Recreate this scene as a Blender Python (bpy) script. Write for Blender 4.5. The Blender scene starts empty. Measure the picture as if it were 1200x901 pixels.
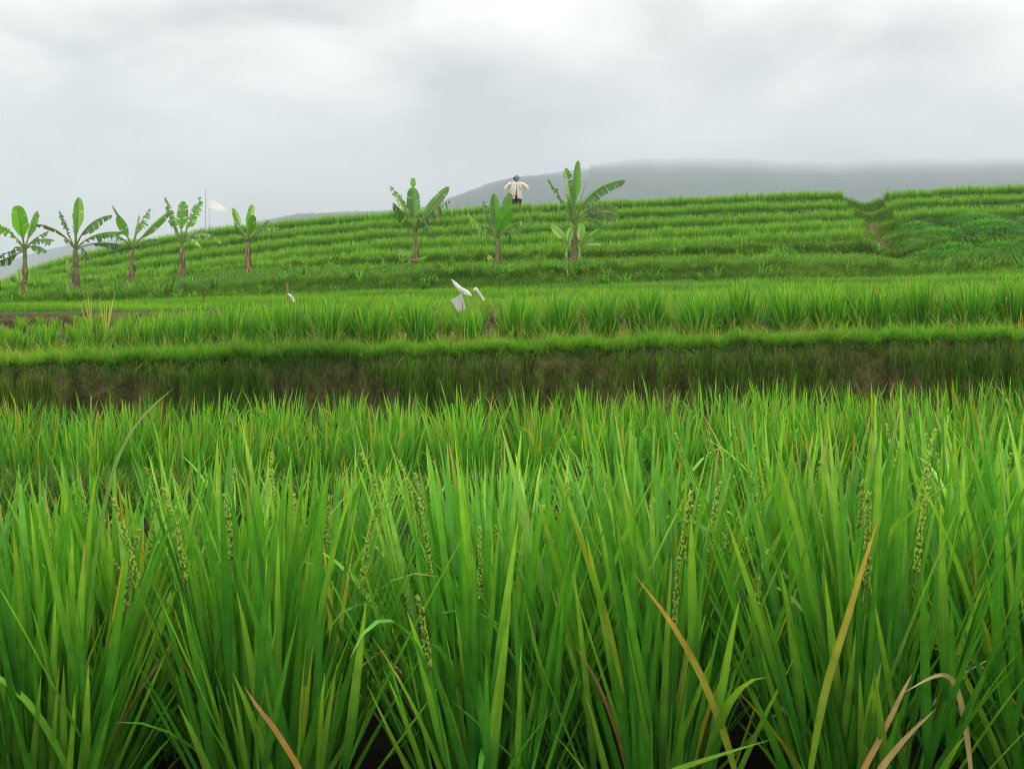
import bpy, math, random
import numpy as np

random.seed(11)
rng = np.random.default_rng(11)
PI = math.pi
sc = bpy.context.scene
COL = sc.collection

# ------------------------------------------------------------------ camera model
F = 1500.0          # focal length in photo pixels (photo 1200 wide)
HY = 330.0          # photo row of eye level
def P(px, py, d):
    return np.array([(px - 600.0) / F * d, d, (HY - py) / F * d])
def X(px, d):
    return (px - 600.0) / F * d
def U(a, b, n=None):
    return rng.uniform(a, b, n)

# ------------------------------------------------------------------ objects
def tag(o, label=None, cat=None, group=None, kind=None):
    for k, v in (('label', label), ('category', cat), ('group', group), ('kind', kind)):
        if v:
            o[k] = v
    return o
def empty(name, loc):
    o = bpy.data.objects.new(name, None)
    o.empty_display_size = 0.1
    o.location = [float(v) for v in loc]
    COL.objects.link(o)
    return o

class MB:
    """collects vertices, faces (quads or tris), colours and the across coordinate"""
    def __init__(s):
        s.v, s.f, s.c, s.a, s.n = [], [], [], [], 0
    def add(s, v, f, c, a=None):
        v = np.asarray(v, float).reshape(-1, 3)
        f = np.asarray(f, np.int64)
        c = np.asarray(c, float)
        if c.ndim == 1:
            c = np.tile(c, (len(v), 1))
        if a is None:
            a = np.full(len(v), 0.5)
        s.v.append(v); s.f.append(f + s.n); s.c.append(c); s.a.append(a); s.n += len(v)
    def build(s, name, mat, parent=None, loc=None, smooth=True):
        me = bpy.data.meshes.new(name)
        v = np.concatenate(s.v); c = np.concatenate(s.c); a = np.concatenate(s.a)
        me.vertices.add(len(v)); me.vertices.foreach_set('co', v.astype(np.float32).ravel())
        idx = np.concatenate([f.ravel() for f in s.f]).astype(np.int32)
        tot = np.concatenate([np.full(len(f), f.shape[1]) for f in s.f]).astype(np.int32)
        st = np.concatenate([[0], np.cumsum(tot)[:-1]]).astype(np.int32)
        me.loops.add(len(idx)); me.loops.foreach_set('vertex_index', idx)
        me.polygons.add(len(tot)); me.polygons.foreach_set('loop_start', st)
        me.polygons.foreach_set('use_smooth', np.full(len(tot), smooth))
        me.update(calc_edges=True)
        ca = me.color_attributes.new('col', 'FLOAT_COLOR', 'POINT')
        ca.data.foreach_set('color', np.concatenate([c, np.ones((len(c), 1))], 1).astype(np.float32).ravel())
        aa = me.attributes.new('across', 'FLOAT', 'POINT')
        aa.data.foreach_set('value', a.astype(np.float32))
        me.materials.append(mat)
        o = bpy.data.objects.new(name, me)
        COL.objects.link(o)
        if parent:
            o.parent = parent
        if loc is not None:
            o.location = [float(q) for q in loc]
        return o

def blades(mb, base, az, lean, bend, length, width, nseg, c0, c1, fold=0.0, twist=0.0, power=1.3, shape='rice', tips=None):
    """N grass blades. base (N,3); az azimuth of the lean; lean from vertical; bend added towards the tip."""
    base = np.asarray(base, float); N = len(base)
    if N == 0: return
    def arr(q):
        q = np.asarray(q, float)
        return np.full(N, float(q)) if q.ndim == 0 else q
    az, lean, bend, length, width, twist, power = map(arr, (az, lean, bend, length, width, twist, power))
    c0 = np.asarray(c0, float); c1 = np.asarray(c1, float)
    if c0.ndim == 1: c0 = np.tile(c0, (N, 1))
    if c1.ndim == 1: c1 = np.tile(c1, (N, 1))
    t = np.linspace(0, 1, nseg + 1)
    th = lean[:, None] + bend[:, None] * t[None, :] ** power[:, None]
    dl = length[:, None] / nseg
    tm = (th[:, 1:] + th[:, :-1]) / 2
    h = np.concatenate([np.zeros((N, 1)), np.cumsum(np.sin(tm) * dl, 1)], 1)
    z = np.concatenate([np.zeros((N, 1)), np.cumsum(np.cos(tm) * dl, 1)], 1)
    ca, sa = np.cos(az)[:, None], np.sin(az)[:, None]
    cen = np.stack([base[:, 0:1] + h * ca, base[:, 1:2] + h * sa, base[:, 2:3] + z], 2)
    tw = twist[:, None] * t[None, :]
    nrm = np.stack([-np.cos(th) * ca, -np.cos(th) * sa, np.sin(th)], 2)
    sid = np.stack([-sa + 0 * th, ca + 0 * th, 0 * th], 2)
    s2 = sid * np.cos(tw)[..., None] + nrm * np.sin(tw)[..., None]
    n2 = nrm * np.cos(tw)[..., None] - sid * np.sin(tw)[..., None]
    if shape == 'rice':
        prof = np.minimum(1, 0.5 + 2.2 * t) * np.clip(1 - t ** 2.6, 0, 1) ** 0.9
    else:
        prof = np.minimum(1, 0.7 + 1.5 * t) * (1 - t ** 1.6)
    prof = np.maximum(prof, 0.03)
    w = width[:, None] * prof[None, :] * 0.5
    L = cen - s2 * w[..., None]; R = cen + s2 * w[..., None]
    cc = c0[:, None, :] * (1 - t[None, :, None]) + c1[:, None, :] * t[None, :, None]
    if tips is not None:
        cc[tips, -1] = (.40, .30, .12); cc[tips, -2] = cc[tips, -2] * .45 + np.array((.36, .30, .08)) * .55
    if fold > 0:
        M = cen - n2 * (w * fold)[..., None]
        V = np.stack([L, M, R], 2); k = 3
        acr = np.tile(np.array([0, .5, 1.]), N * (nseg + 1))
    else:
        V = np.stack([L, R], 2); k = 2
        acr = np.tile(np.array([0, 1.]), N * (nseg + 1))
    C = np.repeat(cc[:, :, None, :], k, 2)
    b = (np.arange(N) * (nseg + 1) * k)[:, None, None]
    r = (np.arange(nseg) * k)[None, :, None]
    q = np.arange(k - 1)[None, None, :]
    i0 = b + r + q
    Fc = np.stack([i0, i0 + 1, i0 + 1 + k, i0 + k], 3).reshape(-1, 4)
    mb.add(V.reshape(-1, 3), Fc, C.reshape(-1, 3), acr)

def tube(mb, pts, rad, col, sides=6, cap=True):
    pts = np.asarray(pts, float); n = len(pts)
    rad = np.full(n, float(rad)) if np.ndim(rad) == 0 else np.asarray(rad, float)
    col = np.asarray(col, float)
    if col.ndim == 1: col = np.tile(col, (n, 1))
    T = np.gradient(pts, axis=0); T /= np.linalg.norm(T, axis=1)[:, None] + 1e-9
    ref = np.array([0, 1., 0]) if abs(T[0][1]) < 0.8 else np.array([1., 0, 0])
    A = np.cross(T, ref); A /= np.linalg.norm(A, axis=1)[:, None]
    B = np.cross(T, A)
    an = np.arange(sides) / sides * 2 * PI
    V = pts[:, None, :] + rad[:, None, None] * (np.cos(an)[None, :, None] * A[:, None, :] + np.sin(an)[None, :, None] * B[:, None, :])
    f = []
    for i in range(n - 1):
        for j in range(sides):
            f.append((i * sides + j, i * sides + (j + 1) % sides, (i + 1) * sides + (j + 1) % sides, (i + 1) * sides + j))
    mb.add(V.reshape(-1, 3), f, np.repeat(col, sides, 0))
    if cap:
        vv = np.concatenate([V[-1], pts[-1:]]); ff = [(j, (j + 1) % sides, sides) for j in range(sides)]
        mb.add(vv, ff, col[-1])

# ------------------------------------------------------------------ materials
def new_mat(name):
    m = bpy.data.materials.new(name); m.use_nodes = True
    nt = m.node_tree; nt.nodes.clear()
    return m, nt, nt.nodes, nt.links
def leaf_mat(name, trans=0.45, rough=0.5, veins=0.0, spec=0.35, tmul=(1.25, 1.15, 0.7)):
    m, nt, N, L = new_mat(name)
    out = N.new('ShaderNodeOutputMaterial')
    at = N.new('ShaderNodeAttribute'); at.attribute_name = 'col'
    src = at.outputs['Color']
    oi = N.new('ShaderNodeObjectInfo')
    hs = N.new('ShaderNodeHueSaturation')
    mr = N.new('ShaderNodeMapRange'); mr.inputs['To Min'].default_value = 0.88; mr.inputs['To Max'].default_value = 1.12
    L.new(oi.outputs['Random'], mr.inputs['Value']); L.new(mr.outputs[0], hs.inputs['Value'])
    L.new(src, hs.inputs['Color']); src = hs.outputs['Color']
    tc = N.new('ShaderNodeTexCoord')
    if veins > 0:
        ac = N.new('ShaderNodeAttribute'); ac.attribute_name = 'across'
        m1 = N.new('ShaderNodeMath'); m1.operation = 'MULTIPLY'; m1.inputs[1].default_value = 75
        s1 = N.new('ShaderNodeMath'); s1.operation = 'SINE'
        L.new(ac.outputs['Fac'], m1.inputs[0]); L.new(m1.outputs[0], s1.inputs[0])
        nz = N.new('ShaderNodeTexNoise'); nz.inputs['Scale'].default_value = 35; nz.inputs['Detail'].default_value = 4
        L.new(tc.outputs['Object'], nz.inputs['Vector'])
        ad = N.new('ShaderNodeMath'); ad.operation = 'MULTIPLY_ADD'; ad.inputs[1].default_value = 0.12 * veins
        db = N.new('ShaderNodeMath'); db.operation = 'SUBTRACT'; db.inputs[1].default_value = .5; L.new(ac.outputs['Fac'], db.inputs[0])
        da = N.new('ShaderNodeMath'); da.operation = 'ABSOLUTE'; L.new(db.outputs[0], da.inputs[0])
        rib = N.new('ShaderNodeMapRange'); rib.inputs['From Min'].default_value = .03; rib.inputs['From Max'].default_value = .09; rib.inputs['To Min'].default_value = 1.22; rib.inputs['To Max'].default_value = 1.0; L.new(da.outputs[0], rib.inputs['Value'])
        L.new(s1.outputs[0], ad.inputs[0]); 
        mr2 = N.new('ShaderNodeMapRange'); mr2.inputs['From Min'].default_value = .3; mr2.inputs['From Max'].default_value = .7
        mr2.inputs['To Min'].default_value = 1 - .25 * veins; mr2.inputs['To Max'].default_value = 1 + .25 * veins
        L.new(nz.outputs['Fac'], mr2.inputs['Value']); L.new(mr2.outputs[0], ad.inputs[2])
        mx = N.new('ShaderNodeVectorMath'); mx.operation = 'SCALE'
        rm = N.new('ShaderNodeMath'); rm.operation = 'MULTIPLY'; L.new(ad.outputs[0], rm.inputs[0]); L.new(rib.outputs[0], rm.inputs[1])
        L.new(src, mx.inputs[0]); L.new(rm.outputs[0], mx.inputs['Scale']); src = mx.outputs[0]
    pb = N.new('ShaderNodeBsdfPrincipled')
    pb.inputs['Roughness'].default_value = rough
    pb.inputs['Specular IOR Level'].default_value = spec
    L.new(src, pb.inputs['Base Color'])
    tr = N.new('ShaderNodeBsdfTranslucent')
    tm = N.new('ShaderNodeVectorMath'); tm.operation = 'MULTIPLY'; tm.inputs[1].default_value = tmul
    L.new(src, tm.inputs[0]); L.new(tm.outputs[0], tr.inputs['Color'])
    ms = N.new('ShaderNodeMixShader'); ms.inputs[0].default_value = trans
    L.new(pb.outputs[0], ms.inputs[1]); L.new(tr.outputs[0], ms.inputs[2])
    L.new(ms.outputs[0], out.inputs['Surface'])
    return m
def solid_mat(name, rough=0.8, scale=20, amp=0.35, bump=0.0, bscale=None, spec=0.3, trans=0.0):
    m, nt, N, L = new_mat(name)
    out = N.new('ShaderNodeOutputMaterial')
    at = N.new('ShaderNodeAttribute'); at.attribute_name = 'col'
    tc = N.new('ShaderNodeTexCoord')
    nz = N.new('ShaderNodeTexNoise'); nz.inputs['Scale'].default_value = scale; nz.inputs['Detail'].default_value = 6
    nz.inputs['Roughness'].default_value = 0.65
    L.new(tc.outputs['Object'], nz.inputs['Vector'])
    mr = N.new('ShaderNodeMapRange'); mr.inputs['From Min'].default_value = .28; mr.inputs['From Max'].default_value = .72
    mr.inputs['To Min'].default_value = 1 - amp; mr.inputs['To Max'].default_value = 1 + amp
    L.new(nz.outputs['Fac'], mr.inputs['Value'])
    mx = N.new('ShaderNodeVectorMath'); mx.operation = 'SCALE'
    L.new(at.outputs['Color'], mx.inputs[0]); L.new(mr.outputs[0], mx.inputs['Scale'])
    pb = N.new('ShaderNodeBsdfPrincipled'); pb.inputs['Roughness'].default_value = rough
    pb.inputs['Specular IOR Level'].default_value = spec
    L.new(mx.outputs[0], pb.inputs['Base Color'])
    if bump > 0:
        nb = N.new('ShaderNodeTexNoise'); nb.inputs['Scale'].default_value = bscale or scale * 2; nb.inputs['Detail'].default_value = 8
        L.new(tc.outputs['Object'], nb.inputs['Vector'])
        bp = N.new('ShaderNodeBump'); bp.inputs['Strength'].default_value = bump; bp.inputs['Distance'].default_value = 0.03
        L.new(nb.outputs['Fac'], bp.inputs['Height']); L.new(bp.outputs[0], pb.inputs['Normal'])
    sh = pb.outputs[0]
    if trans > 0:
        tr = N.new('ShaderNodeBsdfTranslucent'); L.new(mx.outputs[0], tr.inputs['Color'])
        ms = N.new('ShaderNodeMixShader'); ms.inputs[0].default_value = trans
        L.new(sh, ms.inputs[1]); L.new(tr.outputs[0], ms.inputs[2]); sh = ms.outputs[0]
    L.new(sh, out.inputs['Surface'])
    return m

M_rice = leaf_mat('rice_leaf', trans=0.32, rough=0.45, veins=0.7, spec=0.32)
M_ricefar = leaf_mat('rice_leaf_far', trans=0.4, rough=0.55, spec=0.15)
M_grass = leaf_mat('grass_leaf', trans=0.4, rough=0.65, spec=0.08)
M_ban = leaf_mat('banana_leaf', trans=0.38, rough=0.38, spec=0.5, tmul=(1.5, 1.3, .5))
M_grain = leaf_mat('rice_grain', trans=0.25, rough=0.6, spec=0.2, tmul=(1, 1, .8))
M_soil = solid_mat('soil', rough=0.95, scale=7, amp=0.6, bump=0.9, bscale=30, spec=0.04)
M_bark = solid_mat('dry_sheath', rough=0.85, scale=25, amp=0.45, bump=0.6)
M_wood = solid_mat('weathered_wood', rough=0.85, scale=30, amp=0.3, bump=0.3)
M_cloth = solid_mat('cloth', rough=0.9, scale=9, amp=0.2, trans=0.15, spec=.1)
M_plastic = solid_mat('white_plastic', rough=0.4, scale=8, amp=0.1, spec=0.5, trans=0.35)
M_mount = solid_mat('forested_slope', rough=1.0, scale=0.012, amp=0.5, spec=0)

# ------------------------------------------------------------------ terrain
pxs = np.arange(-520, 1721, 8.0)
NC = len(pxs)
def ip(pairs):
    q = np.array(pairs, float)
    return np.interp(pxs, q[:, 0], q[:, 1])
def wob(scale, amp, seed, x=None):
    r = np.random.default_rng(seed); x = pxs if x is None else x
    o = np.zeros(len(x))
    for k in range(7):
        o += np.sin(x / scale * (1.7 ** k) * 2 * PI + r.uniform(0, 6.28)) / (1.35 ** k)
    return o * amp / 2.2
ones = np.ones(NC)
lines = []      # (d, z, colour)
MUD = (0.070, 0.066, 0.027); MUDW = (0.022, 0.018, 0.010); MOSS = (0.03, 0.055, 0.012); TURF = (0.035, 0.085, 0.014); EARTH = (0.13, 0.085, 0.045)
names = {}
def line(d, z, col, name=None):
    if name: names[name] = len(lines)
    lines.append((d * ones if np.ndim(d) == 0 else d, z * ones if np.ndim(z) == 0 else z, np.asarray(col, float)))
def yz(y, d):
    return (HY - y) / F * d
FZ1, FZ2 = -0.92, -1.0
WETM = (0.007, 0.006, 0.003)
line(-9, FZ1 - .03, WETM); line(-2, FZ1, WETM); line(1.0, FZ1, WETM); line(2.4, FZ1, WETM); line(3.5, FZ1 + .02, WETM)
BUND = (0.020, 0.032, 0.010)
line(3.9, FZ1 + .04, WETM)
line(4.12 + wob(300, .04, 1), -0.76, BUND, 'b1f'); line(4.25 + wob(300, .04, 1), -0.70 + wob(120, .012, 2), BUND, 'b1')
line(4.6 + wob(300, .04, 1), -0.71 + wob(90, .012, 3), BUND, 'b1e'); line(4.75 + wob(300, .04, 1), -0.8, WETM); line(4.9, FZ2, MUDW)
line(6.2, FZ2, MUDW, 'f2'); line(8.2, FZ2, MUDW, 'foot')
ylip = ip([(-520, 424), (0, 422), (150, 420), (300, 416), (600, 408), (900, 399), (1200, 393), (1720, 384)])
d3 = 8.7 + wob(420, .07, 5) + wob(60, .05, 15); zl = yz(ylip, 8.7) + wob(100, .016, 6) + wob(45, .014, 66)
line(d3 - .28 + wob(55, .05, 21), zl - .52, MUD, 'bankfoot'); line(d3 - .2 + wob(50, .06, 22), zl - .3, MUD, 'bankmid'); line(d3 - .15 + wob(40, .04, 23), zl - .13, MUD)
line(d3 - .07, zl - .03, MOSS, 'lip0'); line(d3 + .03, zl, MOSS); line(d3 + .3, zl - .01, MOSS, 'lip1')
line(d3 + .38, zl - .05, MUD, 'f3a')
zb = ip([(-520, -.44), (0, -.43), (300, -.40), (600, -.36), (900, -.33), (1200, -.30), (1720, -.25)])
line(12.6, zb, MUDW, 'f3b')
y2 = ip([(-520, 372), (0, 366), (300, 364), (600, 359), (900, 354), (1200, 347), (1720, 335)])
line(12.85 + wob(200, .06, 8), yz(y2, 13) - .015, MUD, 'g2bank'); line(13.0 + wob(200, .06, 8), yz(y2, 13), TURF, 'g2a')
y3 = ip([(-520, 372), (0, 358), (150, 355), (350, 346), (450, 342), (600, 338), (900, 328), (1030, 327), (1100, 322), (1200, 317), (1720, 300)])
line(21.2 + wob(350, .3, 9), yz(y3, 21.2), TURF, 'g2b')
y4 = ip([(-520, 366), (0, 350), (150, 343), (250, 337), (350, 328), (450, 323), (600, 317), (750, 313), (900, 309), (1010, 310), (1060, 317), (1110, 313), (1200, 307), (1720, 285)])
line(21.75 + wob(350, .3, 9), yz(y4, 22) - .10, TURF, 'g1m')
line(22 + wob(350, .3, 9), yz(y4, 22) + wob(70, .05, 12), TURF, 'g1')
y5 = ip([(-520, 366), (0, 347), (30, 344), (90, 338), (150, 331.5), (212, 326), (290, 319), (485, 313), (582, 311), (672, 308), (900, 302), (1020, 302), (1055, 309), (1100, 300), (1200, 294), (1720, 268)])
line(25.5, yz(y5, 25.5), TURF, 'ban')
line(27.75 + wob(300, .25, 14), yz(y5, 27.3) + .02, TURF, 'ban2')
gd = [47, 43, 39, 35, 31, 28, 22]; gp = [1012, 1016, 1024, 1034, 1044, 1052, 1066]
def gully(d):
    return np.interp(d, gd[::-1], gp[::-1])
def notch(d, depth_px, w):
    pc = gully(d)
    return depth_px / F * d * np.exp(-((pxs - pc) / w) ** 2)
y6 = ip([(-520, 372), (-100, 352), (0, 342), (60, 337), (150, 329), (250, 321), (350, 310), (450, 304), (600, 299), (750, 295), (900, 289), (1010, 286), (1060, 292), (1100, 285), (1200, 281), (1720, 250)])
z6 = yz(y6, 28) - notch(28, 8, 22)
line(28.1 + wob(300, .25, 14), z6 + wob(60, .05, 16), TURF, 'T0')
tops = {
 'T1': (31, [(-520, 395), (-100, 347), (0, 337), (60, 330), (150, 321), (250, 309), (350, 297), (450, 288), (600, 282.5), (750, 276.5), (900, 268), (1010, 263), (1050, 274), (1100, 270), (1200, 266), (1720, 240)]),
 'T2': (35, [(-520, 395), (-100, 346), (0, 333), (60, 324), (150, 313), (250, 299), (350, 286.5), (450, 276), (600, 270.5), (750, 265), (900, 257.5), (1005, 253), (1050, 258), (1100, 254), (1200, 250), (1720, 228)]),
 'T3': (39, [(-520, 395), (-100, 345), (0, 330), (60, 318), (150, 303.5), (250, 287), (350, 274.5), (450, 264), (600, 258.5), (750, 253), (900, 246), (1000, 242.5), (1045, 244), (1100, 240), (1200, 236.5), (1720, 216)]),
 'T4': (43, [(-520, 395), (-100, 344.5), (0, 328), (60, 310), (150, 292), (250, 275), (350, 263), (450, 254), (600, 247), (750, 240.5), (900, 233.5), (1000, 231), (1040, 231), (1100, 227), (1200, 224), (1720, 204)]),
 'T5': (47, [(-520, 395), (-100, 344), (0, 326), (60, 302), (150, 280.5), (250, 263.5), (350, 253.5), (450, 245), (600, 236.5), (750, 229.5), (900, 223), (985, 219.5), (1030, 221), (1060, 218.5), (1200, 213), (1720, 190)]),
}
RH = 0.40
zprev = z6; dprev = 28.1
for i, k in enumerate(('T1', 'T2', 'T3', 'T4', 'T5')):
    d, pr = tops[k]
    z = yz(ip(pr), d) - RH + wob(110, .03, 30 + i) - notch(d, (8, 8, 7, 7, 7)[i], 17)
    dd = d + wob(260, .25, 40 + i)
    if k == 'T1':
        line(dd - .12, np.minimum(z, zprev) - .01, TURF)
    else:
        line(dd - .35, zprev - .04, TURF, k + 'b')
    line(dd, z, TURF, k)
    zprev = z
line(52.5, zprev - .02, TURF, 'top_back'); line(58, zprev - 2.2, TURF); line(120, -8, TURF); line(500, -22, TURF); line(1200, -40, TURF); line(6200, -60, TURF)
D = np.array([l[0] for l in lines]); Z = np.array([l[1] for l in lines]); CC = np.array([l[2] for l in lines])
XS = (pxs - 600)[None, :] / F * np.maximum(D, 6.0)
def ground(px, d):
    i = np.interp(px, pxs, np.arange(NC)); i0 = int(min(i, NC - 2)); fr = i - i0
    dz = D[:, i0] * (1 - fr) + D[:, i0 + 1] * fr; zz = Z[:, i0] * (1 - fr) + Z[:, i0 + 1] * fr
    return float(np.interp(d, dz, zz))
def strip(l0, l1, px0, px1, n):
    """n random points on the terrain strip between two named lines"""
    a = names[l0] if isinstance(l0, str) else l0; b = names[l1] if isinstance(l1, str) else l1
    px = U(px0, px1, n); s = U(0, 1, n) * (b - a); k = np.minimum(s.astype(int), b - a - 1); f = s - k
    ci = np.interp(px, pxs, np.arange(NC)); c0 = np.clip(ci.astype(int), 0, NC - 2); cf = ci - c0
    def bl(A):
        lo = A[a + k, c0] * (1 - cf) + A[a + k, c0 + 1] * cf; hi = A[a + k + 1, c0] * (1 - cf) + A[a + k + 1, c0 + 1] * cf
        return lo * (1 - f) + hi * f
    return px, np.stack([bl(XS), bl(D), bl(Z)], 1)
tm = MB()
# subdivide strips lengthwise so that the ground has small unevenness of its own
vs, cs = [], []
for i in range(len(lines) - 1):
    nn = 4 if 8.0 < D[i].mean() < 50 else 2
    for q in range(nn):
        f = q / nn
        vs.append(np.stack([XS[i] * (1 - f) + XS[i + 1] * f, D[i] * (1 - f) + D[i + 1] * f, Z[i] * (1 - f) + Z[i + 1] * f], 1))
        cs.append(np.tile(CC[i] * (1 - f) + CC[i + 1] * f, (NC, 1)))
vs.append(np.stack([XS[-1], D[-1], Z[-1]], 1)); cs.append(np.tile(CC[-1], (NC, 1)))
V = np.array(vs); C = np.array(cs); NR = len(V)
amp = np.where((V[..., 1] > 4) & (V[..., 1] < 60), np.where(V[..., 1] > 20, .03, .008), 0)
V[..., 2] += rng.normal(0, 1, V.shape[:2]) * amp
# bare earth along the gully
pcs = gully(V[..., 1]); bare = np.exp(-((pxs[None, :] - pcs) / 9) ** 2) * ((V[..., 1] > 27) & (V[..., 1] < 42))
C = C * (1 - bare[..., None]) + np.array(EARTH) * bare[..., None]
ii = (np.arange(NR - 1)[:, None] * NC + np.arange(NC - 1)[None, :])
tm.add(V.reshape(-1, 3), np.stack([ii, ii + 1, ii + 1 + NC, ii + NC], 2).reshape(-1, 4), C.reshape(-1, 3))
tag(tm.build('ground', M_soil), kind='structure')

# ------------------------------------------------------------------ mountain and far ridge, seen through the haze
def fbm2(x, y, seed, oct=6):
    r = np.random.default_rng(seed); o = 0; a = 1
    for k in range(oct):
        for q in range(3):
            th = r.uniform(0, PI); fr = 2.0 ** k
            o = o + a / 3 * np.sin((x * math.cos(th) + y * math.sin(th)) * fr * 2 * PI + r.uniform(0, 6.28))
        a *= 0.52
    return o
mpx = np.arange(300, 1760, 2.5); md = np.concatenate([np.linspace(1000, 2400, 90), np.linspace(2450, 6200, 60)])
PXg, Dg = np.meshgrid(mpx, md)
crest = np.interp(mpx, [300, 350, 430, 480, 510, 540, 570, 600, 640, 670, 700, 740, 800, 900, 1200, 1760], [262, 252, 249, 247, 240, 229, 218, 209.5, 204, 200, 197, 196, 200, 236, 245, 250])
# near spur: rises from the foot at 1500 m to its crest at 2100 m
up = np.clip((Dg - 1000) / 500, 0, 1); near = up * up * (3 - 2 * up)
far = ((300 - np.interp(md, [1000, 1200, 1400, 1650, 2300, 3500, 6200], [300, 258, 221, 206, 198, 192.5, 187])) / 113.0)[:, None]
side = np.clip((mpx - 575) / 210, 0, 1); side = (side * side * (3 - 2 * side))[None, :]
ytop = np.minimum(crest, np.where(mpx > 690, 187 + 8 * np.clip((760 - mpx) / 70, 0, 1), 999))[None, :]
ytop = ytop + (np.sin(mpx / 74 + 1) * 2.2 + np.sin(mpx / 29) * 1.1 + np.sin(mpx / 11) * .5)[None, :] * side
ym = 300 + (ytop - 300) * (near * (1 - side) + far * side)
Zm = (HY - ym) / F * Dg
Xm = (PXg - 600) / F * Dg
Zm = Zm + fbm2(Xm / 900, Dg / 900, 3, 4) * np.where(Dg > 1550, 2.0, 4.5) + fbm2(Xm / 90, Dg / 90, 4, 4) * 1.5 + rng.normal(0, .9, Zm.shape)
Zm = np.maximum(Zm, -45)
mm = MB(); nr, ncm = Zm.shape
ii = (np.arange(nr - 1)[:, None] * ncm + np.arange(ncm - 1)[None, :])
mm.add(np.stack([Xm, Dg, Zm], 2).reshape(-1, 3), np.stack([ii, ii + 1, ii + 1 + ncm, ii + ncm], 2).reshape(-1, 4), (0.014, 0.032, 0.030))  # some blue of the distant haze mixed into the forest colour
tag(mm.build('mountain', M_mount), kind='structure')
mpx = np.arange(-420, 330, 2.5); md = np.linspace(1900, 2900, 50)
PXg, Dg = np.meshgrid(mpx, md)
crest = np.interp(mpx, [-420, -200, -60, 0, 30, 62, 90, 140, 200, 330], [330, 326, 318, 311, 300, 291, 287, 280, 282, 300])
up = np.clip(1 - abs(Dg - 2400) / 500, 0, 1); sm = up * up * (3 - 2 * up)
Zm = (HY - (338 + (crest[None, :] - 338) * sm)) / F * Dg - 20 * (1 - sm)
Xm = (PXg - 600) / F * Dg
Zm = Zm + fbm2(Xm / 90, Dg / 90, 9, 4) * 1.3 * sm + rng.normal(0, .8, Zm.shape) * sm
m2 = MB(); nr, ncm = Zm.shape
ii = (np.arange(nr - 1)[:, None] * ncm + np.arange(ncm - 1)[None, :])
m2.add(np.stack([Xm, Dg, Zm], 2).reshape(-1, 3), np.stack([ii, ii + 1, ii + 1 + ncm, ii + ncm], 2).reshape(-1, 4), (0.014, 0.032, 0.030))  # same haze-blue tint in the colour as the mountain
tag(m2.build('hills', M_mount), kind='structure')

# haze: one closed box of even density
hm, nt, N, L = new_mat('haze')
out = N.new('ShaderNodeOutputMaterial'); vp = N.new('ShaderNodeVolumePrincipled')
vp.inputs['Density'].default_value = 0.00050
vp.inputs['Color'].default_value = (0.645, 0.715, 0.79, 1)
vp.inputs['Anisotropy'].default_value = 0.0
L.new(vp.outputs[0], out.inputs['Volume'])
hb = MB()
hx, hy0, hy1, hz0, hz1 = 5600, -60, 6500, -75, 625
hb.add([(x, y, z) for z in (hz0, hz1) for y in (hy0, hy1) for x in (-hx, hx)],
       [(0, 2, 3, 1), (4, 5, 7, 6), (0, 1, 5, 4), (2, 6, 7, 3), (0, 4, 6, 2), (1, 3, 7, 5)], (1, 1, 1))
tag(hb.build('haze', hm, smooth=False), kind='stuff')

# ------------------------------------------------------------------ rice plants
def mixc(a, b, t):
    t = np.asarray(t)[:, None]; return np.asarray(a) * (1 - t) + np.asarray(b) * t
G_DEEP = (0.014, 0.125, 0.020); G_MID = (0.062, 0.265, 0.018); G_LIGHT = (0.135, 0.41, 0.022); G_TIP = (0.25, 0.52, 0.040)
YEL = (0.42, 0.36, 0.03); DRY = (0.33, 0.19, 0.07); TAN = (.42, .34, .15); ORG = (0.40, 0.17, 0.03)

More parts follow.
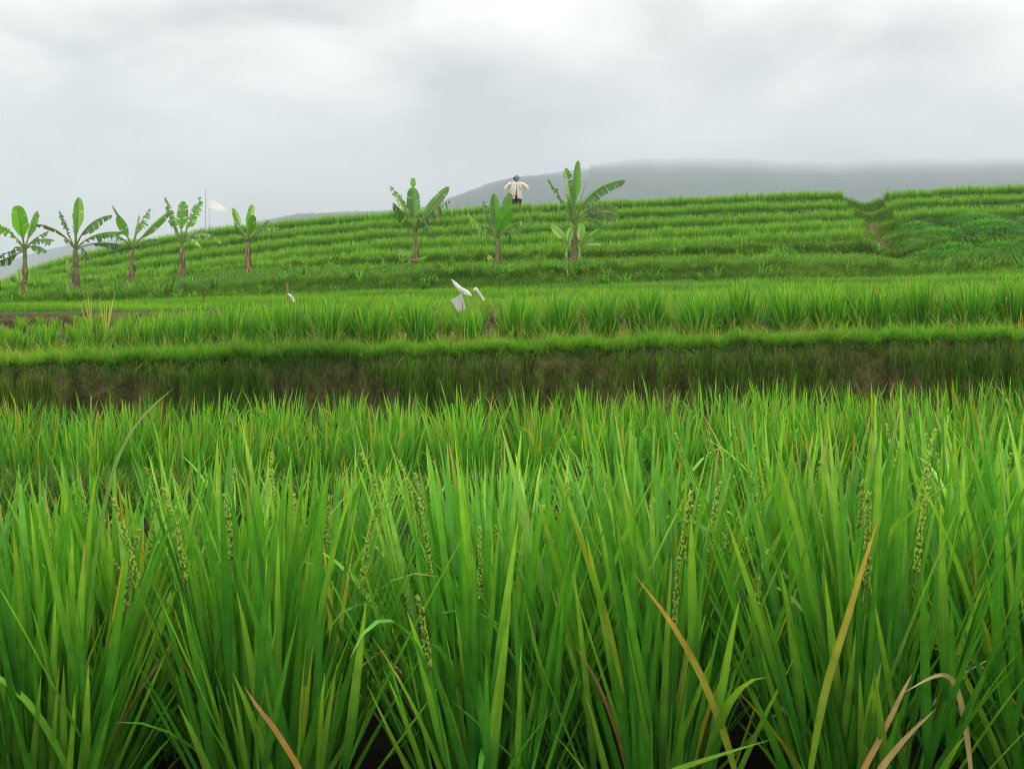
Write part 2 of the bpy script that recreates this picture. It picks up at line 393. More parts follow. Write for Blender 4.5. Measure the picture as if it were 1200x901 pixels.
def rice_leaves(H, nt, hi=True, spread=1.0):
    """mesh of the tillers and green blades of one clump"""
    mb = MB(); heads = []
    bl = {k: [] for k in ('b', 'az', 'ln', 'bd', 'le', 'wi', 'c0', 'c1', 'tw', 'pw', 'tp')}
    for i in range(nt):
        a = U(0, 2 * PI); r = 0.05 * math.sqrt(U(0, 1))
        ln = math.radians(1.5 + 24 * (r / .05) ** 1.6 * U(.3, 1.15)) * spread
        hc = H * U(.48, .60)
        top = np.array([r * math.cos(a) + math.sin(ln) * hc * math.cos(a), r * math.sin(a) + math.sin(ln) * hc * math.sin(a), math.cos(ln) * hc])
        bot = np.array([r * math.cos(a), r * math.sin(a), 0])
        mid = (top + bot) / 2
        cg = mixc(G_MID, G_LIGHT, [U(0, .5)])[0]
        tube(mb, [bot, mid, top], [.0035, .003, .0022], cg, sides=4, cap=False)
        heads.append((top, a, ln))
        for t in ((.22, .45, .68, .98) if hi else (.2, .5, .75, .98)):
            s = t + U(-.08, .02); aa = a + rng.normal(0, .6)
            if U(0, 1) < .08: aa = U(0, 2 * PI)
            bl['b'].append(bot + (top - bot) * s); bl['az'].append(aa)
            bl['ln'].append(ln * .85 + math.radians(U(1, 9) + (U(3, 16) if t < .4 else 0))); 
            bl['bd'].append(math.radians(abs(rng.normal(0, 9)) + (U(30, 110) if U(0, 1) < .04 else 0))); bl['pw'].append(U(1.4, 2.2) if U(0, 1) < .8 else U(3, 7)); bl['tp'].append(U(0, 1) < .09)
            bl['le'].append(H * U(.42, .56) * (1.12 if t < .5 else 1.0)); bl['wi'].append(U(.0105, .0165) if hi else U(.0085, .0135))
            k = U(0, 1) * (.35 + .65 * t); c0 = mixc(G_DEEP, G_MID, [k])[0]; c1 = mixc(G_MID, G_LIGHT, [U(0, 1) * (.25 + .75 * t)])[0]  # lower leaves darker: shade inside the clump is put into the colour
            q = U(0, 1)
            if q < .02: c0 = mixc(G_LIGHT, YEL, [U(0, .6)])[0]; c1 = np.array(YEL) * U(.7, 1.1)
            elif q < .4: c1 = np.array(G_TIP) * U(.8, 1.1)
            bl['c0'].append(c0); bl['c1'].append(c1); bl['tw'].append(rng.normal(0, .5))
    q = {k: np.array(v) for k, v in bl.items()}
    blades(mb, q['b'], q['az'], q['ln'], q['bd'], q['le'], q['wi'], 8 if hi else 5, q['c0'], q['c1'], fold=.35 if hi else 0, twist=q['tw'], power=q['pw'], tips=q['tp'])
    return mb, heads

def dry_leaf(H, col, curl):
    mb = MB(); a = U(0, 2 * PI)
    blades(mb, [[.03 * math.cos(a), .03 * math.sin(a), H * U(.1, .3)]], a, math.radians(U(12, 30)), math.radians(curl), H * U(.4, .6), U(.007, .011), 9,
           np.array(col) * .9, np.array(col) * U(.8, 1.1), fold=.5, twist=U(-1.5, 1.5), power=1.6)
    return mb

def seed_head(top, a, ln, L):
    mb = MB(); n = 9
    t = np.linspace(0, 1, n); th = ln * .7 + math.radians(U(3, 24)) * t ** 2; dl = L / (n - 1)
    h = np.concatenate([[0], np.cumsum(np.sin(th[1:]) * dl)]); z = np.concatenate([[0], np.cumsum(np.cos(th[1:]) * dl)])
    pts = np.stack([top[0] + h * math.cos(a), top[1] + h * math.sin(a), top[2] + z], 1)
    tube(mb, pts, np.linspace(.0016, .0006, n), (0.17, .27, .05), sides=4, cap=False)
    ng = int(U(130, 180)); g = U(.12, 1, ng); c = np.stack([np.interp(g, t, pts[:, k]) for k in range(3)], 1)
    tg = np.stack([np.sin(np.interp(g, t, th)) * math.cos(a), np.sin(np.interp(g, t, th)) * math.sin(a), np.cos(np.interp(g, t, th))], 1)
    rad = rng.normal(0, 1, (ng, 3)); rad -= (rad * tg).sum(1)[:, None] * tg; rad /= np.linalg.norm(rad, axis=1)[:, None]
    off = (U(.001, .0046, ng) * (1.15 - .6 * g))[:, None]
    c = c + rad * off; ax = tg + rad * .35; ax /= np.linalg.norm(ax, axis=1)[:, None]
    s1 = np.cross(ax, rad); s2 = np.cross(ax, s1); gl, gw = .0048, .0018
    V = np.stack([c - ax * gl, c + s1 * gw, c + s2 * gw, c - s1 * gw, c - s2 * gw, c + ax * gl], 1)
    f = np.array([(0, 2, 1), (0, 3, 2), (0, 4, 3), (0, 1, 4), (5, 1, 2), (5, 2, 3), (5, 3, 4), (5, 4, 1)])
    Fa = (np.arange(ng)[:, None, None] * 6 + f[None]).reshape(-1, 3)
    cg = mixc((0.20, .40, .035), (.34, .48, .085), U(0, 1, ng))
    mb.add(V.reshape(-1, 3), Fa, np.repeat(cg, 6, 0))
    return mb

def copy_tree(o, parent=None):
    c = o.copy(); COL.objects.link(c)
    if parent: c.parent = parent
    for ch in list(o.children):
        copy_tree(ch, c)
    return c

def make_rice(H, nt, hi, nheads, ndry):
    r = empty('rice_plant', (0, 0, 0))
    mb, heads = rice_leaves(H, nt, hi)
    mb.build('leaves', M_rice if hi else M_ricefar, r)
    for k in range(nheads):
        top, a, ln = heads[k % len(heads)]
        top = np.array(top) * U(1.12, 1.36)
        seed_head(top, a, ln, H * U(.18, .27)).build('seed_head', M_grain, r)
    for k in range(ndry):
        col = (DRY, TAN, YEL, ORG)[int(U(0, 4))]
        dry_leaf(H, col, U(10, 90)).build('dry_leaf', M_rice, r)
    return r

count = {'n': 0}
protos1 = [make_rice(.64, (48, 42, 52, 46, 44, 54)[k], True, (5, 4, 6, 3, 5, 4)[k], (2, 3, 2, 3, 2, 3)[k]) for k in range(6)]
protos2 = [make_rice(.50, 30, False, 0, 2) for k in range(4)]
protos3 = [make_rice(.46, 36, False, 0, 2) for k in range(5)]
used = set()
def place(protos, x, y, z, s, label, group):
    p = protos[int(U(0, len(protos)))]
    if p.name in used: o = copy_tree(p)
    else: o = p; used.add(p.name)
    o.location = (x, y, z); o.rotation_euler = (rng.normal(0, .03), rng.normal(0, .03), U(0, 2 * PI)); o.scale = (s * U(.95, 1.05), s * U(.95, 1.05), s)
    tag(o, label, 'rice plant', group)
    return o
# nearest paddy
for j, d in enumerate((1.96, 2.24, 2.52, 2.78)):
    half = X(600 + 780, d); off = .16 * (j % 2) + U(-.02, .02)
    for x in np.arange(-half - off, half, .315):
        px = 600 + x * F / d
        if j == 3 and px < 430 and U(0, 1) < .6: continue
        s = np.interp(px, [450, 700], [(1.16, 1.10, 1.0, .97)[j], (1.05, 1.02, 1, .98)[j]]) * np.interp(px, [0, 350, 600, 800, 1200], [.84, .87, .89, .95, .99]) * U(.96, 1.04) * (1.03 if j == 0 else 1.01)
        place(protos1, x + U(-.035, .035), d + U(-.03, .03), FZ1 - .01, s,
              'tall green rice plant with pale seed heads in the nearest paddy', 'rice plants of the nearest paddy')
def leaf_path(name, plant, pts, w, c0, c1, mat):
    """a single leaf along a path of (px, py, d)"""
    p = np.array([P(*q) for q in pts]); k = np.linspace(0, 1, len(p)); n = 22; t = np.linspace(0, 1, n)
    c = np.stack([np.interp(t, k, p[:, i]) for i in range(3)], 1)
    for _ in range(6): c[1:-1] = c[1:-1] * .5 + (c[:-2] + c[2:]) * .25
    T = np.gradient(c, axis=0); T /= np.linalg.norm(T, axis=1)[:, None]
    sd = np.cross(T, np.array((.25, 1., .2))); sd /= np.linalg.norm(sd, axis=1)[:, None]; nn = np.cross(sd, T)
    prof = np.minimum(1, .55 + 2 * t) * np.clip(1 - t ** 3, .03, 1); ww = (.66 * w * prof / 2)[:, None]
    tw = (t * U(-.8, .8))[:, None]; s2 = sd * np.cos(tw) + nn * np.sin(tw)
    V = np.stack([c - s2 * ww, c + nn * ww * .4, c + s2 * ww], 1)
    m_ = MB(); m_.add(V.reshape(-1, 3), [(i * 3 + j, i * 3 + j + 1, i * 3 + j + 4, i * 3 + j + 3) for i in range(n - 1) for j in range(2)],
                      np.repeat(mixc(c0, c1, t), 3, 0), np.tile([0, .5, 1], n))
    o = m_.build(name, mat, plant); o.matrix_parent_inverse = plant.matrix_basis.inverted(); return o
front = [o for o in COL.objects if o.type == 'EMPTY' and o.get('group') == 'rice plants of the nearest paddy']
def near_plant(px, d=1.96):
    return min(front, key=lambda o: abs(o.location.x - X(px, d)) + 3 * abs(o.location.y - d))
pl = near_plant(1110); pl['label'] = 'rice plant with folded tan dead leaves at its foot'
leaf_path('dry_leaf', pl, [(1000, 925, 1.80), (1014, 897, 1.80), (1036, 856, 1.79), (1059, 808, 1.78), (1069, 789, 1.78)], .013, (.5, .27, .06), (.44, .36, .18), M_rice)
leaf_path('dry_leaf', pl, [(1142, 940, 1.84), (1134, 865, 1.83), (1130, 840, 1.82), (1123, 806, 1.8), (1114, 791, 1.78), (1103, 788, 1.77), (1086, 795, 1.76), (1060, 811, 1.75)], .013, (.42, .36, .17), (.42, .36, .18), M_rice)
leaf_path('dry_leaf', pl, [(1028, 910, 1.6), (1034, 897, 1.6), (1062, 863, 1.6), (1097, 830, 1.6)], .014, (.36, .27, .10), (.40, .32, .16), M_rice)
pl = near_plant(330); pl['label'] = 'rice plant with one wide orange brown dead leaf near the ground'
leaf_path('dry_leaf', pl, [(362, 920, 1.72), (350, 899, 1.72), (321, 851, 1.7), (302, 829, 1.7), (286, 803, 1.7)], .014, (.45, .27, .05), (.38, .22, .12), M_rice)
pl = near_plant(850); pl['label'] = 'rice plant with a long yellow leaf leaning to the left'
leaf_path('dry_leaf', pl, [(868, 930, 1.8), (850, 860, 1.78), (820, 785, 1.77), (785, 725, 1.76), (744, 674, 1.75)], .016, (.16, .33, .02), (.55, .33, .08), M_rice)
leaf_path('green_leaf', pl, [(770, 912, 1.55), (795, 900, 1.55), (850, 882, 1.55), (911, 864, 1.54)], .014, (.14, .34, .03), (.2, .42, .08), M_rice)
pl = near_plant(985); pl['label'] = 'rice plant with a broad orange yellow leaf leaning right'
leaf_path('dry_leaf', pl, [(945, 930, 1.8), (965, 810, 1.78), (990, 735, 1.77), (1012, 660, 1.77), (1031, 604, 1.76)], .017, (.12, .30, .02), (.50, .34, .06), M_rice)
pl = near_plant(120); pl['label'] = 'rice plant with one pale leaf tip arching above its neighbours'
leaf_path('green_leaf', pl, [(98, 780, 1.85), (112, 640, 1.8), (132, 545, 1.72), (160, 492, 1.62), (204, 454, 1.5)], .011, (.06, .24, .014), (.26, .42, .14), M_rice)

# second paddy, beyond the low bund
for j, d in enumerate((5.1, 5.4, 5.7, 6.0)):
    half = X(600 + 740, d); off = .14 * (j % 2)
    for x in np.arange(-half - off, half, .29):
        px = 600 + x * F / d
        s = np.interp(px, [0, 300, 600, 1200], [.90, .95, 1.0, 1.08]) * U(.94, 1.05)
        place(protos2, x + U(-.04, .04), d + U(-.04, .04), FZ2, s,
              'bushy rice plant in the paddy below the brown mud bank', 'rice plants below the mud bank')
# third paddy on top of the bank
for j, d in enumerate((9.2, 9.5, 9.85)):
    half = X(600 + 700, d); off = .165 * (j % 2)
    for x in np.arange(-half - off, half, .33):
        px = 600 + x * F / d
        s = np.interp(px, [-100, 60, 150, 300, 500, 520, 556, 580, 900, 1300], [.52, .58, .72, .86, .91, .66, .66, .92, .98, 1.0]) * U(.92, 1.06)
        place(protos3, x + U(-.05, .05), d + U(-.05, .05), ground(px, d) - .01, s * (1.04, .95, .92)[j],
              'rice plant growing behind the grassy lip of the mud bank', 'rice plants on top of the mud bank')

for p in protos1 + protos2 + protos3:
    if p.name not in used:
        for ch in list(p.children): bpy.data.objects.remove(ch)
        bpy.data.objects.remove(p)
# ------------------------------------------------------------------ rice rows of the hill terraces (too many to count)
hr = MB()
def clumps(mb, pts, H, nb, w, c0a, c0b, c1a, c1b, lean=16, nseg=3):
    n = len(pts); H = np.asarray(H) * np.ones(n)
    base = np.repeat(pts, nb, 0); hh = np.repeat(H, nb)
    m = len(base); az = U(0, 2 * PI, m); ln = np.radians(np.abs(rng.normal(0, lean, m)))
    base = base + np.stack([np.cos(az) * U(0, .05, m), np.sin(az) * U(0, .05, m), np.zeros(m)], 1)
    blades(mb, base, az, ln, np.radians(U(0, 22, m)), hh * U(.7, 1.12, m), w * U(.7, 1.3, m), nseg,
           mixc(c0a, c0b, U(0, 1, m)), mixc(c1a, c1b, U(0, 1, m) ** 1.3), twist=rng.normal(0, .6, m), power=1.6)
for k in ('T1', 'T2', 'T3', 'T4', 'T5'):
    d = tops[k][0]
    for j in range(6 if k == 'T5' else 4):
        pts = []
        for x in np.arange(X(-260, d), X(1420, d), .20):
            dd = d + .15 + j * .26 + U(-.05, .05); px = 600 + x * F / dd
            pc = gully(d)
            dl = np.interp(px, pxs, D[names[k]])
            dd = dd + (dl - d)
            if pc - (26 if k != 'T1' else 34) < px < pc + 24: continue
            if px > pc and k in ('T1', 'T2'): continue
            pts.append((X(px, dd) + U(-.04, .04), dd, ground(px, dd) - .02))
        pts = np.array(pts)
        H = RH * U(.82, 1.12, len(pts)) * (1 + wob(2.5, .07, 50 + j, pts[:, 0]))
        clumps(hr, pts, H, 28, .016, (.013, .09, .012), (.035, .17, .015), (.13, .38, .028), (.31, .56, .065), lean=13)  # dark feet, bright tips: shade low in the rows painted into the blades
# rear rows of the third paddy
pts = []
for d in (10.3, 10.8, 11.3, 11.9, 12.3):
    for x in np.arange(X(-220, d), X(1350, d), .28):
        px = 600 + x * F / d; pts.append((x + U(-.05, .05), d, ground(px, d)))
pts = np.array(pts)
clumps(hr, pts, np.interp(600 + pts[:, 0] * F / pts[:, 1], [-220, 60, 330, 600, 1350], [.10, .12, .2, .28, .34]), 55, .009, (.03, .16, .016), (.06, .22, .016), (.13, .33, .022), (.28, .44, .05), nseg=4)
tag(hr.build('terrace_rice', M_ricefar), 'rice standing in rows on the hill terraces', 'rice', kind='stuff')

# ------------------------------------------------------------------ grass
gr = MB()
def turf(mb, l0, l1, px0, px1, n, L, w, ca, cb, ta, tb, lean=30, bend=50, nseg=2, az=None, keep=None, pf=.35, tr_=.45):
    px, b = strip(l0, l1, px0, px1, n)
    if keep is not None:
        m = keep(px, b); b = b[m]
    n = len(b)
    pt = fbm2(b[:, 0] * pf, b[:, 1] * pf, 123, 5)[:, None]; pt = np.clip(pt + rng.normal(0, .25, (n, 1)), -1, 1)
    tint = np.where(pt > 0, 1 + pt * np.array((tr_, .12, .1)), 1 + pt * np.array((.35, .38, .1)))
    a = U(0, 2 * PI, n) if az is None else az + rng.normal(0, .9, n)
    L = L * (1 - .25 * pt[:, 0])
    blades(mb, b, a, np.radians(np.abs(rng.normal(0, lean, n))), np.radians(U(0, bend, n)), L * U(.5, 1.3, n), w * U(.7, 1.3, n), nseg,
           mixc(ca, cb, U(0, 1, n)) * tint, mixc(ta, tb, U(0, 1, n) ** 1.5) * tint, power=1.2, shape='grass')
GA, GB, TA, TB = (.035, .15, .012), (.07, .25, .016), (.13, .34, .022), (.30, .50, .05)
turf(gr, 'g2a', 'g2b', -300, 1400, 60000, .075, .008, GA, GB, (.13, .37, .022), (.26, .52, .045), lean=25, bend=25)
turf(gr, 'g2b', 'g1', -300, 1400, 34000, .12, .008, (.022, .09, .010), (.045, .16, .012), (.06, .19, .014), (.22, .38, .04), lean=40, az=-PI / 2)  # bank face: its shade put into the grass, darker than on the lip
turf(gr, 'g1', 'ban2', -300, 1400, 28000, .12, .009, GA, GB, (.12, .34, .022), (.27, .48, .05), lean=25)
turf(gr, 'ban2', 'T0', -300, 1400, 34000, .14, .010, (.016, .07, .008), (.035, .12, .010), (.045, .15, .012), (.18, .31, .03), lean=45, az=-PI / 2)  # deep shadow of this steep bank painted into the blade colours
turf(gr, 'T0', 'T1', -300, 1400, 24000, .16, .010, GA, GB, TA, (.25, .34, .08), lean=22)
for a, b in (('T1', 'T2'), ('T2', 'T3'), ('T3', 'T4'), ('T4', 'T5'), ('T5', 'top_back')):
    d = tops[a][0]; pc = gully(d)
    turf(gr, names[b] - 2 if b != 'top_back' else a, b, -200, 1400, 9000, .18, .012, GA, GB, TA, TB, lean=30)
    turf(gr, a, b, pc - 40, pc + 40, 3500, .2, .013, GA, GB, TA, (.15, .28, .03), lean=35, keep=lambda px, q: ((np.abs(px - gully(q[:, 1]) + 3) > 6) | (q[:, 1] > 40)))
for (l0, l1, nt_) in (('g2b', 'g1', 170), ('g1', 'ban2', 150), ('ban2', 'T0', 190), ('T0', 'T1', 120)):
    px, b = strip(l0, l1, -200, 1350, nt_); k = 16
    bb = np.repeat(b, k, 0); n = len(bb); sz = np.repeat(U(.12, .34, nt_), k); cl_ = np.repeat(U(.6, 1.5, nt_), k)[:, None] * np.array((1, 1, 1.))
    blades(gr, bb + rng.normal(0, .04, (n, 3)) * np.array((1, 1, .3)), U(0, 2 * PI, n), np.radians(np.abs(rng.normal(20, 25, n))), np.radians(U(20, 90, n)), sz * U(.6, 1.2, n), U(.012, .04, n), 4,
           mixc((.02, .10, .012), (.04, .17, .018), U(0, 1, n)) * cl_, mixc((.06, .22, .02), (.2, .4, .05), U(0, 1, n)) * cl_, shape='grass')
px, b = strip('g1', 'T1', -200, 1350, 900); m = fbm2(b[:, 0] * .3, b[:, 1] * .3, 17, 3) > .2; b = b[m]; n = len(b)
b[:, 2] += U(.08, .22, n)
blades(gr, b, U(0, 2 * PI, n), np.radians(U(20, 80, n)), .3, U(.02, .035, n), .022, 2, (.5, .52, .4), (.6, .62, .5), shape='grass')
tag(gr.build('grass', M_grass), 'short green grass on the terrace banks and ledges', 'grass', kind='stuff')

wd = MB()   # lush weeds right of the gully
for (l0, l1, n) in (('ban2', 'T0', 4000), ('T0', 'T1', 4000), ('T1', 'T2', 4000), ('T2', 'T3', 3500), ('g1', 'ban2', 3000)):
    px, b = strip(l0, l1, 1050, 1420, n)
    m = px > gully(b[:, 1]) + 14; b = b[m]; px = px[m]; n = len(b)
    cl = np.clip(fbm2(b[:, 0] / 2.4, b[:, 1] / 3.0, 77, 3) * .5 + .5, .1, 1.1)
    blades(wd, b, U(0, 2 * PI, n), np.radians(np.abs(rng.normal(0, 25, n))), np.radians(U(20, 90, n)), (.08 + .2 * cl) * U(.6, 1.2, n), .013, 4,
           mixc((.012, .05, .010), (.025, .09, .012), U(0, 1, n)), mixc((.03, .12, .016), (.09, .20, .03), U(0, 1, n)), shape='grass')  # undergrowth coloured dark as painted shade between the mounds
mounds = [(1076, 35.5, .55), (1142, 35.4, .78), (1215, 35.5, .6), (1282, 35.4, .75), (1365, 35.5, .7), (1100, 29.0, .62), (1163, 28.8, .8), (1236, 29.1, .62), (1305, 29, .8), (1385, 29, .7),
          (1088, 24.1, .34), (1118, 23.7, .5), (1172, 24.2, .46), (1218, 23.8, .58), (1285, 24, .5), (1350, 24, .55), (1072, 31.5, .4)]
for (px_, d_, R_) in mounds:
    R_ *= .9
    n = int(1700 * R_ ** 1.4); a_ = U(0, 2 * PI, n); rr = np.sqrt(U(0, 1, n)) * R_; xx = X(px_, d_)
    hz = R_ * .62 * np.clip(1 - (rr / R_) ** 2.6, 0, 1) ** .5
    bb = np.stack([xx + 1.35 * rr * np.cos(a_), d_ + .8 * rr * np.sin(a_), ground(px_, d_) + hz * 1.05 - .05], 1)
    blades(wd, bb, a_, np.radians(5 + 62 * (rr / R_) ** 1.5 + rng.normal(0, 9, n)), np.radians(U(20, 70, n)), U(.10, .22, n) * (.6 + R_ * .4), .014, 4,
           mixc((.014, .11, .018), (.035, .2, .025), U(0, 1, n)), mixc((.11, .42, .06), (.26, .62, .10), U(0, 1, n)), shape='grass')
tag(wd.build('weeds', M_grass), 'lush tangled weeds on the slope right of the gully', 'weeds', kind='stuff')

vg = MB()   # lip of the mud bank, near and sharp
turf(vg, 'lip0', 'lip1', -250, 1450, 46000, .07, .0045, (.03, .14, .012), (.06, .24, .018), (.10, .36, .025), (.22, .50, .05), lean=40, bend=60, nseg=3, tr_=.2)
turf(vg, 'lip0', 'lip1', -250, 1450, 14000, .13, .005, (.03, .14, .012), (.06, .24, .018), (.10, .36, .025), (.22, .50, .05), lean=45, bend=80, nseg=3, tr_=.2, keep=lambda px, q: fbm2(q[:, 0] * .9, q[:, 1] * .9, 61, 4) > .25)
turf(vg, 'f3a', 'f3b', -250, 1450, 26000, .10, .006, (.04, .13, .012), (.08, .2, .015), (.12, .28, .02), (.3, .4, .06), lean=30, bend=60, nseg=2, keep=lambda px, q: q[:, 1] < 10.4)
turf(vg, 'lip0', names['lip0'] + 1, -250, 1450, 9000, .10, .0042, (.03, .12, .012), (.06, .2, .015), (.10, .28, .02), (.22, .4, .04), lean=60, bend=70, nseg=3, az=-PI / 2)
turf(vg, 'lip1', 'f3a', -250, 1450, 5000, .14, .0045, (.05, .14, .012), (.1, .2, .02), (.2, .3, .03), (.38, .34, .12), lean=28, bend=70, nseg=3)
turf(vg, 'bankfoot', names['bankmid'] + 1, -250, 1450, 24000, .14, .0055, (.035, .12, .014), (.06, .18, .018), (.075, .22, .024), (.16, .32, .035), lean=14, bend=30, nseg=4, az=-PI / 2, keep=lambda px, q: fbm2(q[:, 0] * .9, q[:, 2] * .9, 91, 6) + rng.normal(0, .45, len(q)) > .12)
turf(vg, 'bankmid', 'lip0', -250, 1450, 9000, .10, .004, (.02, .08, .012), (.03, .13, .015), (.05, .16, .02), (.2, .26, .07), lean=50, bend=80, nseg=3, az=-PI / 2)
turf(vg, 'bankmid', 'lip0', -250, 1450, 500, .09, .003, (.2, .15, .1), (.3, .2, .12), (.3, .22, .13), (.4, .32, .2), lean=90, bend=90, nseg=3, az=-PI / 2)
turf(vg, 'lip0', 'lip1', -250, 1450, 1500, .22, .006, (.05, .15, .012), (.1, .24, .015), (.2, .36, .03), (.45, .44, .16), lean=40, bend=110, nseg=5)
tag(vg.build('verge_grass', M_grass), 'bright short grass along the lip of the brown mud bank', 'grass', kind='stuff')
bg = MB()
turf(bg, 'b1f', names['b1'] + 1, -250, 1450, 13000, .06, .005, (.03, .10, .012), (.06, .17, .015), (.09, .25, .025), (.24, .36, .05), lean=38, bend=50, nseg=3, keep=lambda px, q: px < 320 + rng.normal(0, 160, len(px)))
turf(bg, 'b1f', 'b1e', -250, 1450, 16000, .06, .005, (.02, .08, .012), (.04, .13, .015), (.05, .17, .02), (.12, .26, .03), lean=40, bend=50, nseg=3)
tag(bg.build('bund_grass', M_grass), 'low grass on the narrow bund behind the nearest rice', 'grass', kind='stuff')

# ------------------------------------------------------------------ banana plants
def bez(S, C_, E, t):
    t = t[:, None]; return (1 - t) ** 2 * S + 2 * (1 - t) * t * C_ + t ** 2 * E
def banana_leaf(name, parent, org, S, C_, E, w, f0=.25, face=.8, tat=.3, droop=.3, col=(.045, .16, .02), col2=None, fold=.35, roll=0.0):
    tat = min(1, tat * 1.3 + .10); mb = MB(); S, C_, E = [np.asarray(q, float) - org for q in (S, C_, E)]
    n = 26; t = np.linspace(0, 1, n); mid = bez(S, C_, E, t)
    T = np.gradient(mid, axis=0); T /= np.linalg.norm(T, axis=1)[:, None]
    tube(mb, mid, np.interp(t, [0, .3, 1], [.022, .013, .003]), mixc((.16, .26, .05), (.22, .32, .08), t), sides=5)
    Lm = np.linalg.norm(np.diff(mid, axis=0), axis=1).sum()
    Yv = np.array([0, 1., 0]); col = np.asarray(col, float)
    cA = col; cB = np.asarray(col2 if col2 is not None else col * 1.15)
    ns = 22
    for sgn in (-1, 1):
        edges = np.linspace(f0, .995, ns + 1); cc = cA if sgn < 0 else cB
        i = 0
        while i < ns:
            g = 1
            while i + g < ns and U(0, 1) > tat * .75: g += 1
            u0, u1 = edges[i], edges[i + g]; i += g
            if tat > .5 and U(0, 1) < (tat - .5) * .45: continue
            m = max(2, g + 1); uu = np.linspace(u0, u1, m)
            um = (uu - f0) / (1 - f0)
            prof = np.clip(um * 3.2 + .12, 0, 1) ** .7 * np.clip(1 - um ** 4.5, 0, 1) ** .6
            pr = w * .5 * prof * (1 if tat < .05 else U(1 - .45 * tat, 1.0))
            ex = U(0, .55) * tat * droop * 2.2; kk = 5
            rows = []; jit = rng.normal(0, .35) * tat
            for q in range(kk):
                s = q / (kk - 1)
                M = np.stack([np.interp(uu, t, mid[:, k]) for k in range(3)], 1); TT = np.stack([np.interp(uu, t, T[:, k]) for k in range(3)], 1)
                cr = np.cross(TT, Yv); ln = np.linalg.norm(cr, axis=1)[:, None]; cr = cr / np.maximum(ln, .15)
                dep = Yv[None, :] - TT * (TT @ Yv)[:, None]
                c = face * cr + (1 - face) * dep; c /= np.linalg.norm(c, axis=1)[:, None]
                nn = np.cross(c, TT); nn /= np.linalg.norm(nn, axis=1)[:, None]
                dirv = c * sgn * math.cos(fold) + nn * math.sin(fold) * (1 if roll == 0 else roll)
                pinch = 1 - .34 * tat * s if g > 0 else 1
                uc = uu.mean()
                off = dirv * (pr * s)[:, None]
                off[:, 2] -= (droop * .8 + ex * 1.5) * pr * s ** 1.6; off[:, 1] += jit * pr * s
                along = TT * (pr * s * .38)[:, None]
                Mq = M + off + along
                if tat > 0.05: Mq = Mq * pinch + (Mq.mean(0)) * (1 - pinch)
                rows.append(Mq)
            R = np.array(rows)
            f = [(a * m + b, a * m + b + 1, (a + 1) * m + b + 1, (a + 1) * m + b) for a in range(kk - 1) for b in range(m - 1)]
            cs = np.tile(cc, (kk * m, 1)) * U(.88, 1.12)
            if tat > .2 and U(0, 1) < .3 * tat:
                sfr = np.repeat(np.linspace(0, 1, kk) ** 3, m)[:, None]; cs = cs * (1 - sfr) + np.array((.16, .12, .05)) * sfr
            mb.add(R.reshape(-1, 3), f, cs)
    return mb.build(name, M_ban, parent)

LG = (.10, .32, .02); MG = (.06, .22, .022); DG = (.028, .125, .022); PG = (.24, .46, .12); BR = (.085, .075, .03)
def banana(base_px, base_py, crown_px, crown_py, leaves, label, d=25.5, r0=.075, name='banana_plant', trunk_col=((.15, .105, .06), (.15, .19, .07)), sheaths=9, group='banana plants along the ledge'):
    org = P(base_px, base_py, d); org[2] = min(org[2], ground(base_px, d) + .02) - .02
    root = empty(name, org); tag(root, label, 'banana plant', group)
    top = P(crown_px, crown_py, d) - org
    mb = MB(); n = 14; t = np.linspace(0, 1, n); ctr = top[None, :] * t[:, None]
    ctr[:, 0] += np.sin(t * PI) * U(-.02, .02)
    rad = .86 * r0 * np.interp(t, [0, .08, .3, 1], [1.35, 1.1, .9, .55]) * (1 + rng.normal(0, .05, n))
    cl = mixc(trunk_col[0], trunk_col[1], t ** 1.2) * U(.75, 1.25, n)[:, None]
    tube(mb, ctr, rad, cl, sides=10)
    mb.build('trunk', M_bark, root)
    if sheaths:
        sm_ = MB()
        for q in range(sheaths * 2):
            s = U(.12, 1.0); a = U(0, 2 * PI); p = top * s; rr = np.interp(s, t, rad) * .95
            blades(sm_, [[p[0] + rr * math.cos(a), p[1] + rr * math.sin(a), p[2]]], a, math.radians(U(160, 176)), math.radians(U(-6, 10)), U(.12, .3), U(.03, .06), 4,
                   np.array((.26, .16, .09)) * U(.5, 1.2), np.array((.34, .25, .15)) * U(.5, 1.1), twist=U(-.5, .5), shape='rice')
        sm_.build('dry_sheath', M_bark, root)
    for lf in leaves:
        s, c, e, w = lf[:4]; kw = dict(lf[4]) if len(lf) > 4 else {}
        dy = kw.pop('dy', 0.0)
        S = P(s[0], s[1], d); Cc = P(c[0], c[1], d); E = P(e[0], e[1], d)
        # every leaf stalk starts inside the crown
        S[1] += dy * .08; Cc[1] += dy * .55; E[1] += dy
        crown = org + top
        S = crown * .55 + S * .45
        banana_leaf('leaf', root, org, S, Cc, E, 1.2 * w * d / F, **kw)
    return root

